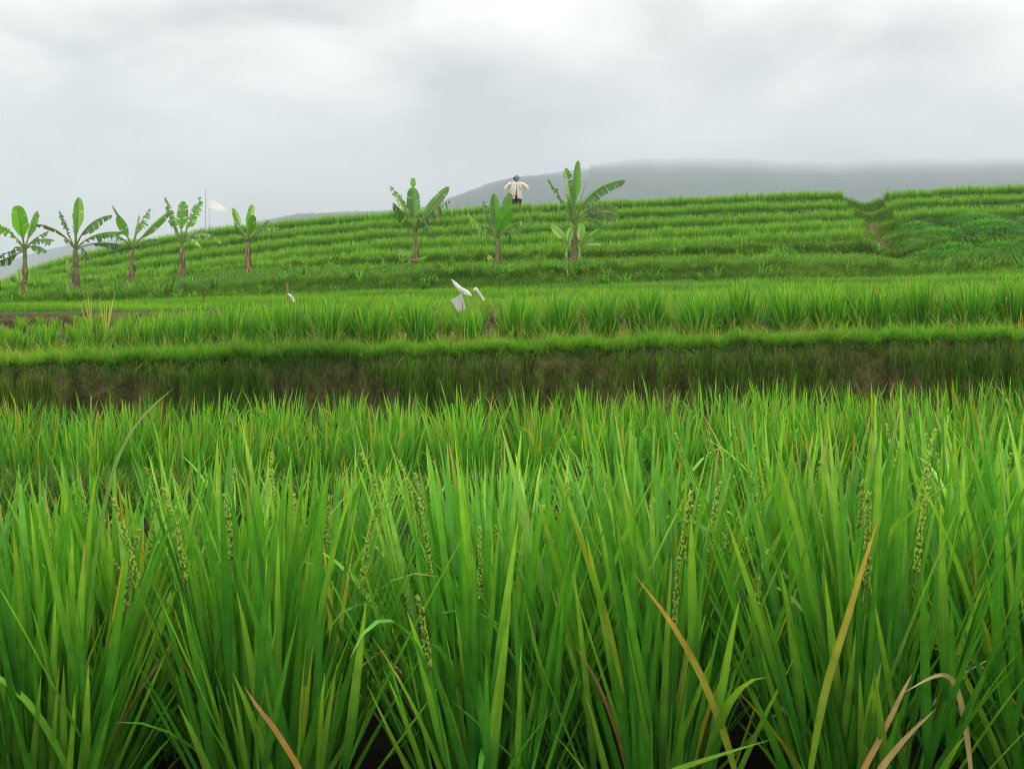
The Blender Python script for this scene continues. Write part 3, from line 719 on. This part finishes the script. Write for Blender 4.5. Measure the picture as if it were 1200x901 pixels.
# each leaf: stalk start, control, tip (photo pixels at the plant's own distance), blade width in pixels, options; dy = metres the tip reaches away from or towards the viewer
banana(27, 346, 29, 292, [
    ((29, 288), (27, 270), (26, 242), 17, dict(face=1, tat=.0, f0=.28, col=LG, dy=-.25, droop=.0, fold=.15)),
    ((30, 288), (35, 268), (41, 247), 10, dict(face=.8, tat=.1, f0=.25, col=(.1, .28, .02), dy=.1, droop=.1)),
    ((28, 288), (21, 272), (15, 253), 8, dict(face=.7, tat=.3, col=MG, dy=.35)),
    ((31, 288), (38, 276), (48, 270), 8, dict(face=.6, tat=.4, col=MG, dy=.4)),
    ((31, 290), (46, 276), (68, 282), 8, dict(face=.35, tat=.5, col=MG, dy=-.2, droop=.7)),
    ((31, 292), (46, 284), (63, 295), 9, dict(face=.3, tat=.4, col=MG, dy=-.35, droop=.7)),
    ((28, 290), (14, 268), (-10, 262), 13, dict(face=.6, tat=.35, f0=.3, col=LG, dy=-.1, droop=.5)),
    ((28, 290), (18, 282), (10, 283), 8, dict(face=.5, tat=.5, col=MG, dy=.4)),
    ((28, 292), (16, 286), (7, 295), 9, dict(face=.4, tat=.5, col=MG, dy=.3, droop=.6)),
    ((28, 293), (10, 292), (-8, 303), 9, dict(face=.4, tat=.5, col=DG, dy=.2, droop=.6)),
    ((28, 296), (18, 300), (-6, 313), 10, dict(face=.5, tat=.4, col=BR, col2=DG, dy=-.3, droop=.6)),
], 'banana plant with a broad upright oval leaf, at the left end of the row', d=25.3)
banana(88, 341, 88, 293, [
    ((88, 288), (86, 262), (85, 234), 12, dict(face=.75, tat=.35, col=MG, col2=LG, dy=.2, droop=.1)),
    ((89, 288), (92, 262), (94, 232), 12, dict(face=.9, tat=.05, f0=.35, col=PG, col2=LG, dy=-.1, droop=0)),
    ((87, 289), (76, 266), (69, 247), 8, dict(face=.7, tat=.85, col=DG, col2=MG)),
    ((87, 290), (70, 264), (41, 263), 10, dict(face=.35, tat=.3, col=MG, col2=DG, droop=.6, f0=.2)),
    ((89, 289), (104, 256), (137, 253), 12, dict(face=.5, tat=.3, col=MG, col2=LG, droop=.5, dy=-.3)),
    ((89, 291), (108, 268), (141, 272), 9, dict(face=.35, tat=.5, col=MG, droop=.7, dy=.2)),
    ((89, 292), (108, 280), (133, 286), 9, dict(face=.3, tat=.3, col=DG, droop=.6, dy=.5, f0=.4)),
    ((89, 292), (101, 286), (109, 304), 9, dict(face=.5, tat=.6, col=BR, droop=.8, f0=.35, dy=-.2)),
    ((88, 292), (76, 280), (64, 280), 8, dict(face=.4, tat=.6, col=DG, droop=.7, dy=.5)),
], 'banana plant with one pale and one dark upright leaf side by side', d=25.4, r0=.095)
banana(153, 333, 155, 292, [
    ((155, 286), (146, 268), (137, 253), 11, dict(face=.9, tat=.15, col=MG, col2=LG, f0=.3)),
    ((154, 284), (143, 262), (131, 240), 5, dict(face=.6, tat=.95, col=DG, f0=.55)),
    ((156, 286), (162, 262), (176, 244), 11, dict(face=.8, tat=.7, col=LG, col2=MG, f0=.3)),
    ((156, 288), (176, 266), (200, 247), 9, dict(face=.75, tat=.1, col=MG, col2=LG, f0=.25)),
    ((154, 288), (138, 268), (124, 278), 9, dict(face=.35, tat=.9, col=MG, droop=.9, dy=-.3)),
    ((155, 287), (156, 268), (156, 250), 5, dict(face=.7, tat=.4, col=PG, dy=.4)),
    ((156, 290), (166, 278), (176, 280), 7, dict(face=.4, tat=.6, col=MG, droop=.8, dy=.5)),
], 'banana plant with sparse torn leaves and a thin trunk', d=25.5, r0=.065)
banana(212, 328, 213, 287, [
    ((213, 280), (203, 262), (193, 231), 9, dict(face=.8, tat=.55, col=LG, col2=MG, f0=.25)),
    ((213, 280), (211, 258), (215, 236), 13, dict(face=1, tat=.35, col=LG, f0=.3, droop=.05, fold=.15)),
    ((214, 280), (222, 260), (236, 231), 13, dict(face=.95, tat=.6, col=LG, col2=(.09, .26, .02), f0=.25, droop=.1)),
    ((214, 283), (236, 262), (260, 284), 6, dict(face=.3, tat=.8, col=PG, col2=MG, droop=.9)),
    ((214, 284), (228, 272), (242, 291), 5, dict(face=.3, tat=.8, col=PG, droop=.9, dy=-.4)),
    ((213, 282), (202, 266), (190, 257), 8, dict(face=.5, tat=.6, col=DG, dy=.4)),
    ((213, 284), (200, 272), (196, 285), 8, dict(face=.4, tat=.6, col=MG, droop=.8, dy=.4)),
    ((214, 282), (224, 268), (232, 268), 7, dict(face=.4, tat=.5, col=MG, dy=.6)),
], 'banana plant with three torn bright leaves fanned upright', d=25.5)
banana(291, 320, 290, 284, [
    ((290, 280), (281, 266), (273, 244), 8, dict(face=.85, tat=.1, col=PG, col2=LG, f0=.5)),
    ((289, 281), (279, 266), (269, 259), 8, dict(face=.45, tat=.7, col=BR, col2=DG, droop=.8, dy=.3)),
    ((290, 279), (290, 260), (296, 240), 9, dict(face=.85, tat=.05, col=PG, col2=LG, f0=.3, droop=0)),
    ((291, 279), (296, 266), (299, 253), 9, dict(face=1, tat=.1, col=(.08, .26, .02), f0=.2, dy=-.2, droop=0)),
    ((291, 281), (306, 262), (329, 268), 8, dict(face=.35, tat=.7, col=MG, col2=PG, droop=.8)),
    ((291, 280), (300, 264), (311, 257), 6, dict(face=.6, tat=.4, col=DG, dy=.4)),
    ((290, 282), (281, 275), (276, 284), 7, dict(face=.4, tat=.6, col=DG, droop=.9, dy=.3)),
], 'short banana plant with pale young leaves, standing nearest the white pennant', d=25.6, r0=.065)
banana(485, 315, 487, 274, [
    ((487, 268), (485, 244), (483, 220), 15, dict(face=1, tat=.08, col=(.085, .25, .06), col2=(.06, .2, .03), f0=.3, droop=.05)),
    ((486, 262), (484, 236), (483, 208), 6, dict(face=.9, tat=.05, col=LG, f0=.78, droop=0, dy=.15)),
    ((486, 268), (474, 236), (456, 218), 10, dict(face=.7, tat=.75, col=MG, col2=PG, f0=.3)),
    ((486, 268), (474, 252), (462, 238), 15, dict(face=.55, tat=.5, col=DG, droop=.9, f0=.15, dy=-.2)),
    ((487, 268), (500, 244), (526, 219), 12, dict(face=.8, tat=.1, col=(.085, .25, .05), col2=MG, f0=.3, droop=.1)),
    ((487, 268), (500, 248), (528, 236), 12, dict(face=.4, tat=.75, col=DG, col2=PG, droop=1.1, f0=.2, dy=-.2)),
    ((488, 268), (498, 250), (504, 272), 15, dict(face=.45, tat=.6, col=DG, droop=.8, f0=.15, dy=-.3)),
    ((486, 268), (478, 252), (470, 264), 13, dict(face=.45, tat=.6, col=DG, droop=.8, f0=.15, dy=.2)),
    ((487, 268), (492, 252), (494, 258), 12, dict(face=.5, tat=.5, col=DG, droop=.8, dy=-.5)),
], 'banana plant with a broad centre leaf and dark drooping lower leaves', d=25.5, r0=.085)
banana(583, 313, 583, 281, [
    ((583, 274), (580, 250), (579, 227), 11, dict(face=.9, tat=.1, col=LG, col2=MG, f0=.3)),
    ((583, 274), (589, 248), (598, 226), 13, dict(face=.85, tat=.3, col=(.07, .24, .03), col2=MG, f0=.3)),
    ((584, 276), (586, 260), (598, 246), 15, dict(face=1, tat=.12, col=(.06, .24, .02), f0=.15, dy=-.35, droop=.1)),
    ((583, 278), (568, 266), (548, 250), 13, dict(face=.55, tat=.6, col=DG, col2=PG, droop=1.0)),
    ((584, 277), (602, 258), (625, 256), 14, dict(face=.55, tat=.6, col=MG, col2=PG, droop=.8)),
    ((582, 276), (572, 256), (566, 234), 8, dict(face=.6, tat=.9, col=DG, dy=.3)),
    ((582, 276), (572, 258), (566, 276), 15, dict(face=.45, tat=.55, col=DG, droop=.8, dy=.3)),
    ((584, 277), (596, 264), (600, 280), 9, dict(face=.45, tat=.6, col=DG, col2=DG, droop=.8, dy=.3)),
    ((583, 276), (574, 252), (572, 248), 11, dict(face=.6, tat=.4, col=DG, dy=.5)),
], 'banana plant with comb-torn side leaves, in front of the scarecrow', d=25.6, r0=.065)
banana(672, 310, 673, 266, [
    ((673, 256), (674, 226), (677, 188), 9, dict(face=.7, tat=.05, col=LG, col2=(.09, .27, .02), f0=.35, droop=0)),
    ((672, 256), (669, 226), (663, 197), 13, dict(face=.8, tat=.5, col=MG, col2=PG, f0=.3, droop=.1)),
    ((672, 258), (658, 232), (642, 210), 7, dict(face=.6, tat=.98, col=MG, f0=.35)),
    ((674, 256), (688, 216), (733, 211), 14, dict(face=.65, tat=.25, col=MG, col2=LG, f0=.25, droop=.35)),
    ((674, 258), (692, 232), (724, 243), 9, dict(face=.35, tat=.75, col=DG, col2=PG, droop=.9)),
    ((674, 260), (694, 242), (727, 253), 10, dict(face=.35, tat=.6, col=DG, col2=MG, droop=.9, f0=.3)),
    ((674, 262), (688, 250), (708, 265), 7, dict(face=.35, tat=.7, col=DG, droop=.8, f0=.35, dy=-.2)),
    ((674, 256), (680, 236), (686, 214), 3, dict(face=.5, tat=.6, col=PG, f0=.6)),
    ((672, 258), (664, 246), (660, 250), 8, dict(face=.4, tat=.7, col=MG, droop=.8, dy=.4)),
    ((673, 258), (670, 232), (668, 214), 8, dict(face=.7, tat=.6, col=DG, dy=.4)),
    ((674, 260), (666, 244), (664, 232), 7, dict(face=.6, tat=.6, col=MG, dy=-.4)),
], 'tallest banana plant, with a long leaf arching out to the right', d=25.5, r0=.09)
GS = 'young banana shoots at the foot of the row'
def shoot(*a, **k):
    return banana(*a, name='banana_shoot', sheaths=0, group=GS, r0=.04, trunk_col=((.14, .2, .06), (.16, .3, .08)), **k)
shoot(24, 349, 23, 336, [((23, 332), (22, 322), (22, 315), 7, dict(tat=0, face=1, col=PG, f0=.1)), ((23, 333), (17, 326), (12, 326), 6, dict(tat=.2, col=DG)), ((23, 333), (28, 327), (32, 330), 6, dict(tat=.2, col=DG, face=.5))],
      'small pale banana shoot beside the leftmost banana trunk', d=24.8)
shoot(82, 341, 81, 327, [((81, 322), (80, 312), (78, 303), 4, dict(tat=0, face=.9, col=PG, f0=.1)), ((81, 324), (84, 316), (88, 315), 4, dict(tat=.1, col=LG))],
      'thin spear-leaved banana shoot beside the thick brown trunk', d=25.2)
shoot(480, 315, 479, 305, [((479, 303), (474, 297), (467, 293), 5, dict(tat=.1, col=PG)), ((479, 303), (481, 298), (484, 294), 6, dict(tat=0, col=LG, face=.9)), ((480, 304), (492, 306), (500, 300), 4, dict(tat=.1, col=LG)), ((479, 305), (473, 303), (470, 306), 4, dict(tat=.1, col=LG))],
      'low banana shoot under the plant with the broad centre leaf', d=25.2)
shoot(574, 312, 574, 306, [((574, 305), (573, 303), (574, 299), 5, dict(tat=0, face=1, col=(.3, .42, .05), f0=.1)), ((574, 305), (577, 303), (579, 304), 3, dict(tat=0, col=LG))],
      'tiny yellowish banana shoot with one round leaf', d=25.0)
shoot(680, 310, 680, 289, [((680, 284), (681, 272), (682, 262), 9, dict(tat=.1, face=1, col=PG, f0=.15)), ((680, 286), (690, 278), (705, 267), 9, dict(tat=.15, col=LG, f0=.2)), ((681, 287), (692, 282), (704, 286), 5, dict(tat=.2, col=PG, face=.5)), ((680, 286), (686, 276), (688, 272), 7, dict(tat=.1, col=LG))],
      'leafy banana shoot right of the tallest banana trunk', d=25.3)
shoot(664, 309, 665, 290, [((664, 285), (660, 274), (646, 264), 9, dict(tat=.05, face=.9, col=PG, f0=.3)), ((665, 285), (667, 276), (669, 266), 8, dict(tat=.1, face=.9, col=PG, f0=.15)), ((664, 300), (668, 294), (668, 288), 6, dict(tat=0, col=LG))],
      'leafy banana shoot left of the tallest banana trunk', d=25.3)

# ------------------------------------------------------------------ scarecrow
ds = 49.2
org = P(605, 240, ds); org[2] = ground(605, ds)
sx = empty('scarecrow', org); tag(sx, 'scarecrow in a cream shirt on the crest of the terraces', 'scarecrow')
def Q(px, py, dy=0):
    return P(px, py, ds) + np.array([0, dy, 0]) - org
m = MB(); tube(m, [Q(605, 250, .05), Q(605.2, 216, .05), Q(605.3, 209)], .022, (.22, .17, .11)); m.build('post', M_wood, sx)
m = MB(); tube(m, [Q(592.5, 215.8), Q(605, 214.6), Q(617.5, 215.5)], .022, (.12, .085, .05)); m.build('crossbar', M_wood, sx)
def cloth_shell(ring_px, col, nz=None, sides=14):
    mb_ = MB(); R = []; cols = []
    for (cx, cy, rx, ry) in ring_px:
        an = np.arange(sides) / sides * 2 * PI; c = Q(cx, cy)
        k = 1 + .10 * np.sin(an * 5 + cy * 2.1) + .06 * np.sin(an * 8 + cx)
        R.append(np.stack([c[0] + rx * k * np.cos(an), c[1] + ry * k * np.sin(an), c[2] + .015 * np.sin(an * 3 + cx)], 1))
    n = len(R); f = [(i * sides + j, i * sides + (j + 1) % sides, (i + 1) * sides + (j + 1) % sides, (i + 1) * sides + j) for i in range(n - 1) for j in range(sides)]
    mb_.add(np.array(R).reshape(-1, 3), f, col); return mb_
def sleeve(p0, p1, p2, r0, r1, col):
    mb_ = MB(); t = np.linspace(0, 1, 7); pts = bez(p0, p1, p2, t)
    tube(mb_, pts, np.linspace(r0, r1, 7) * (1 + rng.normal(0, .08, 7)), col, sides=9, cap=False); return mb_
CRM = np.array((.66, .63, .56))
# shirt: yoke, body hem open at the front, patterned
sh = MB(); S_ = 22
rings = [(605, 213.2, .10, .07), (605, 214.2, .24, .10), (605, 217, .25, .13), (605, 221, .25, .15), (605, 225, .25, .16), (605, 230.5, .25, .17), (605, 233.2, .24, .165)]
R = []; Cc = []
for (cx, cy, rx, ry) in rings:
    gap = np.interp(cy, [213, 224, 231.5], [.02, .04, .20])
    an = np.linspace(-PI / 2 + gap, 1.5 * PI - gap, S_); c = Q(cx, cy)
    k = 1 + .07 * np.sin(an * 6 + cy) * (cy - 212) / 19
    R.append(np.stack([c[0] + rx * k * np.cos(an), c[1] + ry * k * np.sin(an), c[2] + .012 * np.sin(an * 4 + cy)], 1))
    pat = U(0, 1, S_) < .16
    Cc.append(np.where(pat[:, None], np.array((.36, .22, .08)), CRM * U(.85, 1.12, S_)[:, None]))
n = len(R); f = [(i * S_ + j, i * S_ + j + 1, (i + 1) * S_ + j + 1, (i + 1) * S_ + j) for i in range(n - 1) for j in range(S_ - 1)]
sh.add(np.array(R).reshape(-1, 3), f, np.array(Cc).reshape(-1, 3)); sht = sh.build('shirt', M_cloth, sx)
sleeve(Q(600.5, 216.3), Q(593.6, 215.6), Q(593.0, 222.8), .085, .085, CRM * .95).build('sleeve', M_cloth, sht)
sleeve(Q(609.5, 216.3), Q(616.8, 215.4), Q(617.6, 222.8), .085, .08, CRM).build('sleeve', M_cloth, sht)
m = cloth_shell([(605.2, 213, .03, .03), (605.2, 211.4, .08, .07), (605.5, 209.7, .105, .09), (605.8, 208, .10, .09), (605.2, 206.6, .075, .06), (605.3, 205.8, .01, .01)], (.16, .20, .25)); hd = m.build('head', M_cloth, sx)
m = MB(); tube(m, [Q(602.2, 207.8), Q(602.6, 209.6), Q(603.6, 210.6)], [.03, .05, .02], (.02, .03, .045)); m.build('tied_rag', M_cloth, hd)
m = cloth_shell([(605, 229, .20, .13), (605, 231, .19, .13), (605, 234, .19, .12)], (.05, .03, .035)); m.build('trousers', M_cloth, sx)
tr = sx.children[-1]
for s in (-1, 1):
    m = sleeve(Q(605 + s * 3, 232), Q(605 + s * 3.3, 238), Q(605 + s * 3.4, 243), .10, .085, (.05, .03, .035)); m.build('trouser_leg', M_cloth, tr)

# ------------------------------------------------------------------ pennant on its pole
df = 47.6
org = P(241, 264, df); org[2] = ground(241, df)
fl = empty('pennant_pole', org); tag(fl, 'thin pole flying a white triangular pennant on the hill crest', 'flag pole')
def Qf(px, py, dy=0): return P(px, py, df) + np.array([0, dy, 0]) - org
m = MB(); tube(m, [Qf(241, 272), Qf(240.9, 245), Qf(241.1, 221)], [.013, .011, .008], (.34, .32, .28)); m.build('pole', M_wood, fl)
m = MB(); tube(m, [Qf(241, 232), Qf(243.5, 232.4), Qf(245.8, 233.6)], .005, (.6, .6, .6)); tube(m, [Qf(241, 244.5), Qf(243, 243.6), Qf(245, 243)], .005, (.6, .6, .6)); m.build('cord', M_cloth, fl)
m = MB(); na, nb = 14, 6; V = []; 
for i in range(na):
    u = i / (na - 1); a = Qf(245.8 + (270 - 245.8) * u, 233.6 + (248.6 - 233.6) * u - 1.5 * math.sin(u * PI) ); b = Qf(245 + (270 - 245) * u, 243 + (248.9 - 243) * u + 1.2 * math.sin(u * PI))
    for j in range(nb):
        v = j / (nb - 1); p = a * (1 - v) + b * v; p[1] += .06 * math.sin(u * 6 + v * 1.5) * u ** .5; V.append(p)
m.add(V, [(i * nb + j, i * nb + j + 1, (i + 1) * nb + j + 1, (i + 1) * nb + j) for i in range(na - 1) for j in range(nb - 1)], (.86, .87, .88)); m.build('pennant', M_plastic, fl)
m = MB(); o2 = P(245.2, 262, 47.8); tube(m, [np.array([0, 0, -.4]), P(245.2, 244, 47.8) - o2], .008, (.35, .33, .3))
tag(m.build('thin_stake', M_wood, loc=o2), 'thin bare stake beside the pole of the white pennant', 'stake')

# ------------------------------------------------------------------ white plastic bird scarer in the third paddy
dp = 10.05
org = P(548, 372, dp); org[2] = ground(548, dp)
bs = empty('bird_scarer', org); tag(bs, 'torn white plastic sheet tied to stakes among the rice', 'bird scarer')
def Qp(px, py, dy=0): return P(px, py, dp) + np.array([0, dy, 0]) - org
def ribbon(cl, w, col=(.8, .8, .8), nrm=(0, -1, 0), wave=.01, mat=M_plastic, name='plastic_strip', parent=bs):
    cl = np.array(cl); n = 16; tt = np.linspace(0, 1, n); k = np.linspace(0, 1, len(cl))
    c = np.stack([np.interp(tt, k, cl[:, q]) for q in range(3)], 1); c[:, 1] += wave * np.sin(tt * 11)
    T = np.gradient(c, axis=0); T /= np.linalg.norm(T, axis=1)[:, None]; s = np.cross(T, np.array(nrm, float)); s /= np.linalg.norm(s, axis=1)[:, None]
    ww = .78 * np.interp(tt, np.linspace(0, 1, len(w)), w)[:, None] / 2
    q = np.array((0, 1., 0))
    V = np.stack([c - s * ww + q * .012, c - q * .012, c + s * ww + q * .012], 1)
    m_ = MB(); m_.add(V.reshape(-1, 3), [(i * 3 + j, i * 3 + j + 1, i * 3 + j + 4, i * 3 + j + 3) for i in range(n - 1) for j in range(2)], col)
    return m_.build(name, mat, parent)
ribbon([Qp(529, 327.5, -.02), Qp(535, 334.5), Qp(541, 339.5), Qp(547, 343), Qp(553, 347)], [.008, .04, .035, .05, .045, .01])
ribbon([Qp(567, 352, .05), Qp(563, 345.5, .03), Qp(559, 340), Qp(556.5, 338), Qp(555.5, 341)], [.02, .022, .025, .03, .01])
m = MB(); na = 8; V = []
c00, c10, c01, c11 = Qp(527.5, 351, .05), Qp(541, 343, -.02), Qp(536, 366, .06), Qp(546, 362, 0)
for i in range(na):
    for j in range(na):
        u, v = i / 7, j / 7; p = (c00 * (1 - u) + c10 * u) * (1 - v) + (c01 * (1 - u) + c11 * u) * v; p[1] += .03 * math.sin(u * 6 + v * 2) ; p[2] -= .01 * math.sin(u * PI) * (1 - v); V.append(p)
m.add(V, [(i * na + j, i * na + j + 1, (i + 1) * na + j + 1, (i + 1) * na + j) for i in range(na - 1) for j in range(na - 1)], (.55, .6, .57)); m.build('plastic_sheet', M_plastic, bs)
m = MB(); tube(m, [Qp(542, 378), Qp(542, 340)], .004, (.26, .22, .14)); m.build('stake', M_wood, bs)
m = MB(); tube(m, [Qp(557, 378), Qp(556.3, 337)], .004, (.26, .22, .14)); m.build('stake', M_wood, bs)
# small stake with a white ribbon
dq = 12.4; org = P(337, 372, dq); org[2] = ground(337, dq)
st = empty('ribbon_stake', org); tag(st, 'wooden stake with a scrap of white ribbon tied to it', 'stake')
def Qs(px, py, dy=0): return P(px, py, dq) + np.array([0, dy, 0]) - org
m = MB(); tube(m, [Qs(337, 380), Qs(336.8, 331)], .009, (.28, .17, .11)); m.build('post', M_wood, st)
ribbon([Qs(337, 344.5, -.01), Qs(340, 346, -.02), Qs(343, 349, -.02), Qs(344.5, 354, 0)], [.02, .02, .03, .02], parent=st, name='ribbon')
# dark dead stalk on the slope
dq2 = 18.0; org = P(239, 360, dq2); org[2] = ground(239, dq2)
m = MB(); tube(m, [np.zeros(3), P(239, 347, dq2) - org, P(238, 338, dq2) - org], [.012, .008, .005], (.09, .05, .03))
blades(m, [P(239, 340, dq2) - org] * 5, U(0, 6.28, 5), np.radians(U(50, 100, 5)), .5, .10, .025, 4, (.03, .05, .02), (.06, .05, .03))
tag(m.build('dead_stalk', M_bark, loc=org), 'dark dead stalk standing on the grassy slope', 'dead plant')
# white stick in the gully
dg = 33.5; org = P(1034, 281, dg); org[2] = ground(1034, dg) - .03
m = MB(); tube(m, [np.zeros(3), np.array((-.05, -.03, .14)), np.array((-.11, -.05, .3))], [.02, .018, .012], (.75, .75, .72))
tag(m.build('white_stick', M_wood, loc=org), 'short white stick leaning in the bare earth gully', 'stick')
# yellowed tall stems in the third paddy
for (px, topy, lab) in ((108, 336, 'yellowed tall grass stem standing above the rice, the shorter one'), (124, 333, 'yellowed tall grass stem standing above the rice, the taller one')):
    d = 10.2; org = P(px, 380, d); org[2] = ground(px, d); h = P(px, topy, d)[2] - org[2]
    m = MB(); blades(m, np.zeros((6, 3)), U(0, 6.28, 6), np.radians(U(2, 16, 6)), np.radians(U(0, 20, 6)), h * U(.7, 1.02, 6), .012, 6, (.2, .28, .05), (.42, .42, .12), twist=U(-1, 1, 6))
    tag(m.build('grass_stem', M_ricefar, loc=org), lab, 'grass stem')

# ------------------------------------------------------------------ world, sun, camera
W = bpy.data.worlds.new('World'); sc.world = W; W.use_nodes = True
nt = W.node_tree; N = nt.nodes; L = nt.links; N.clear()
out = N.new('ShaderNodeOutputWorld'); bgn = N.new('ShaderNodeBackground'); bgn.inputs['Strength'].default_value = 0.1
sky = N.new('ShaderNodeTexSky'); sky.sky_type = 'NISHITA'; sky.sun_disc = False
SUN_EL, SUN_AZ = math.radians(66), math.radians(35)
sky.sun_elevation = SUN_EL; sky.sun_rotation = SUN_AZ
tc = N.new('ShaderNodeTexCoord'); sp = N.new('ShaderNodeSeparateXYZ'); L.new(tc.outputs['Generated'], sp.inputs[0])
zc = N.new('ShaderNodeMath'); zc.operation = 'MAXIMUM'; zc.inputs[1].default_value = 0.0; L.new(sp.outputs['Z'], zc.inputs[0])
za = N.new('ShaderNodeMath'); za.operation = 'ADD'; za.inputs[1].default_value = 0.34; L.new(zc.outputs[0], za.inputs[0])
dx = N.new('ShaderNodeMath'); dx.operation = 'DIVIDE'; L.new(sp.outputs['X'], dx.inputs[0]); L.new(za.outputs[0], dx.inputs[1])
dy = N.new('ShaderNodeMath'); dy.operation = 'DIVIDE'; L.new(sp.outputs['Y'], dy.inputs[0]); L.new(za.outputs[0], dy.inputs[1])
cb = N.new('ShaderNodeCombineXYZ'); L.new(dx.outputs[0], cb.inputs[0]); L.new(dy.outputs[0], cb.inputs[1])
nz = N.new('ShaderNodeTexNoise'); nz.inputs['Scale'].default_value = 2.6; nz.inputs['Detail'].default_value = 7; nz.inputs['Roughness'].default_value = .48
nz.inputs['Distortion'].default_value = .4
L.new(cb.outputs[0], nz.inputs['Vector'])
cl = N.new('ShaderNodeMapRange'); cl.inputs['From Min'].default_value = .32; cl.inputs['From Max'].default_value = .68
cl.inputs['To Min'].default_value = 0.25; cl.inputs['To Max'].default_value = 1.95; L.new(nz.outputs['Fac'], cl.inputs['Value'])
el = N.new('ShaderNodeMapRange'); el.inputs['From Min'].default_value = 0; el.inputs['From Max'].default_value = 1
el.inputs['To Min'].default_value = 7.0; el.inputs['To Max'].default_value = 27.0; L.new(zc.outputs[0], el.inputs['Value'])
mu = N.new('ShaderNodeMath'); mu.operation = 'MULTIPLY'; L.new(cl.outputs[0], mu.inputs[0]); L.new(el.outputs[0], mu.inputs[1])
cv = N.new('ShaderNodeVectorMath'); cv.operation = 'SCALE'; cv.inputs[0].default_value = (1.08, 1.0, 0.925); L.new(mu.outputs[0], cv.inputs['Scale'])
mx = N.new('ShaderNodeMix'); mx.data_type = 'RGBA'; mx.inputs['Factor'].default_value = 0.94
L.new(sky.outputs[0], mx.inputs['A']); L.new(cv.outputs[0], mx.inputs['B'])
L.new(mx.outputs['Result'], bgn.inputs['Color']); L.new(bgn.outputs[0], out.inputs['Surface'])

sl = bpy.data.lights.new('sun', 'SUN'); sl.energy = 1.3; sl.angle = math.radians(25); sl.color = (1, .97, .92)
so = bpy.data.objects.new('sun', sl); COL.objects.link(so)
sd = np.array([math.sin(SUN_AZ) * math.cos(SUN_EL), math.cos(SUN_AZ) * math.cos(SUN_EL), math.sin(SUN_EL)])
from mathutils import Vector
so.rotation_euler = Vector(sd).to_track_quat('Z', 'Y').to_euler(); so.location = (0, -10, 30)

cam = bpy.data.cameras.new('camera'); co = bpy.data.objects.new('camera', cam); COL.objects.link(co)
co.rotation_euler = (PI / 2, 0, 0); cam.sensor_width = 36; cam.lens = 36 * F / 1200
cam.shift_y = -(450.5 - HY) / 1200; cam.clip_start = .05; cam.clip_end = 20000
cam.dof.use_dof = True; cam.dof.focus_distance = 4.2; cam.dof.aperture_fstop = 45e-3 / 0.0020
sc.camera = co
sc.view_settings.view_transform = 'Standard'; sc.view_settings.look = 'None'
sc.view_settings.exposure = 0.2; sc.view_settings.gamma = 1.0
sc.cycles.volume_bounces = 2; sc.cycles.max_bounces = 8; sc.cycles.transparent_max_bounces = 8
sc.cycles.use_denoising = True; sc.cycles.denoising_input_passes = 'RGB_ALBEDO_NORMAL'; sc.cycles.denoising_prefilter = 'ACCURATE'
sc.cycles.pixel_filter_type = 'BLACKMAN_HARRIS'; sc.cycles.filter_width = 1.1
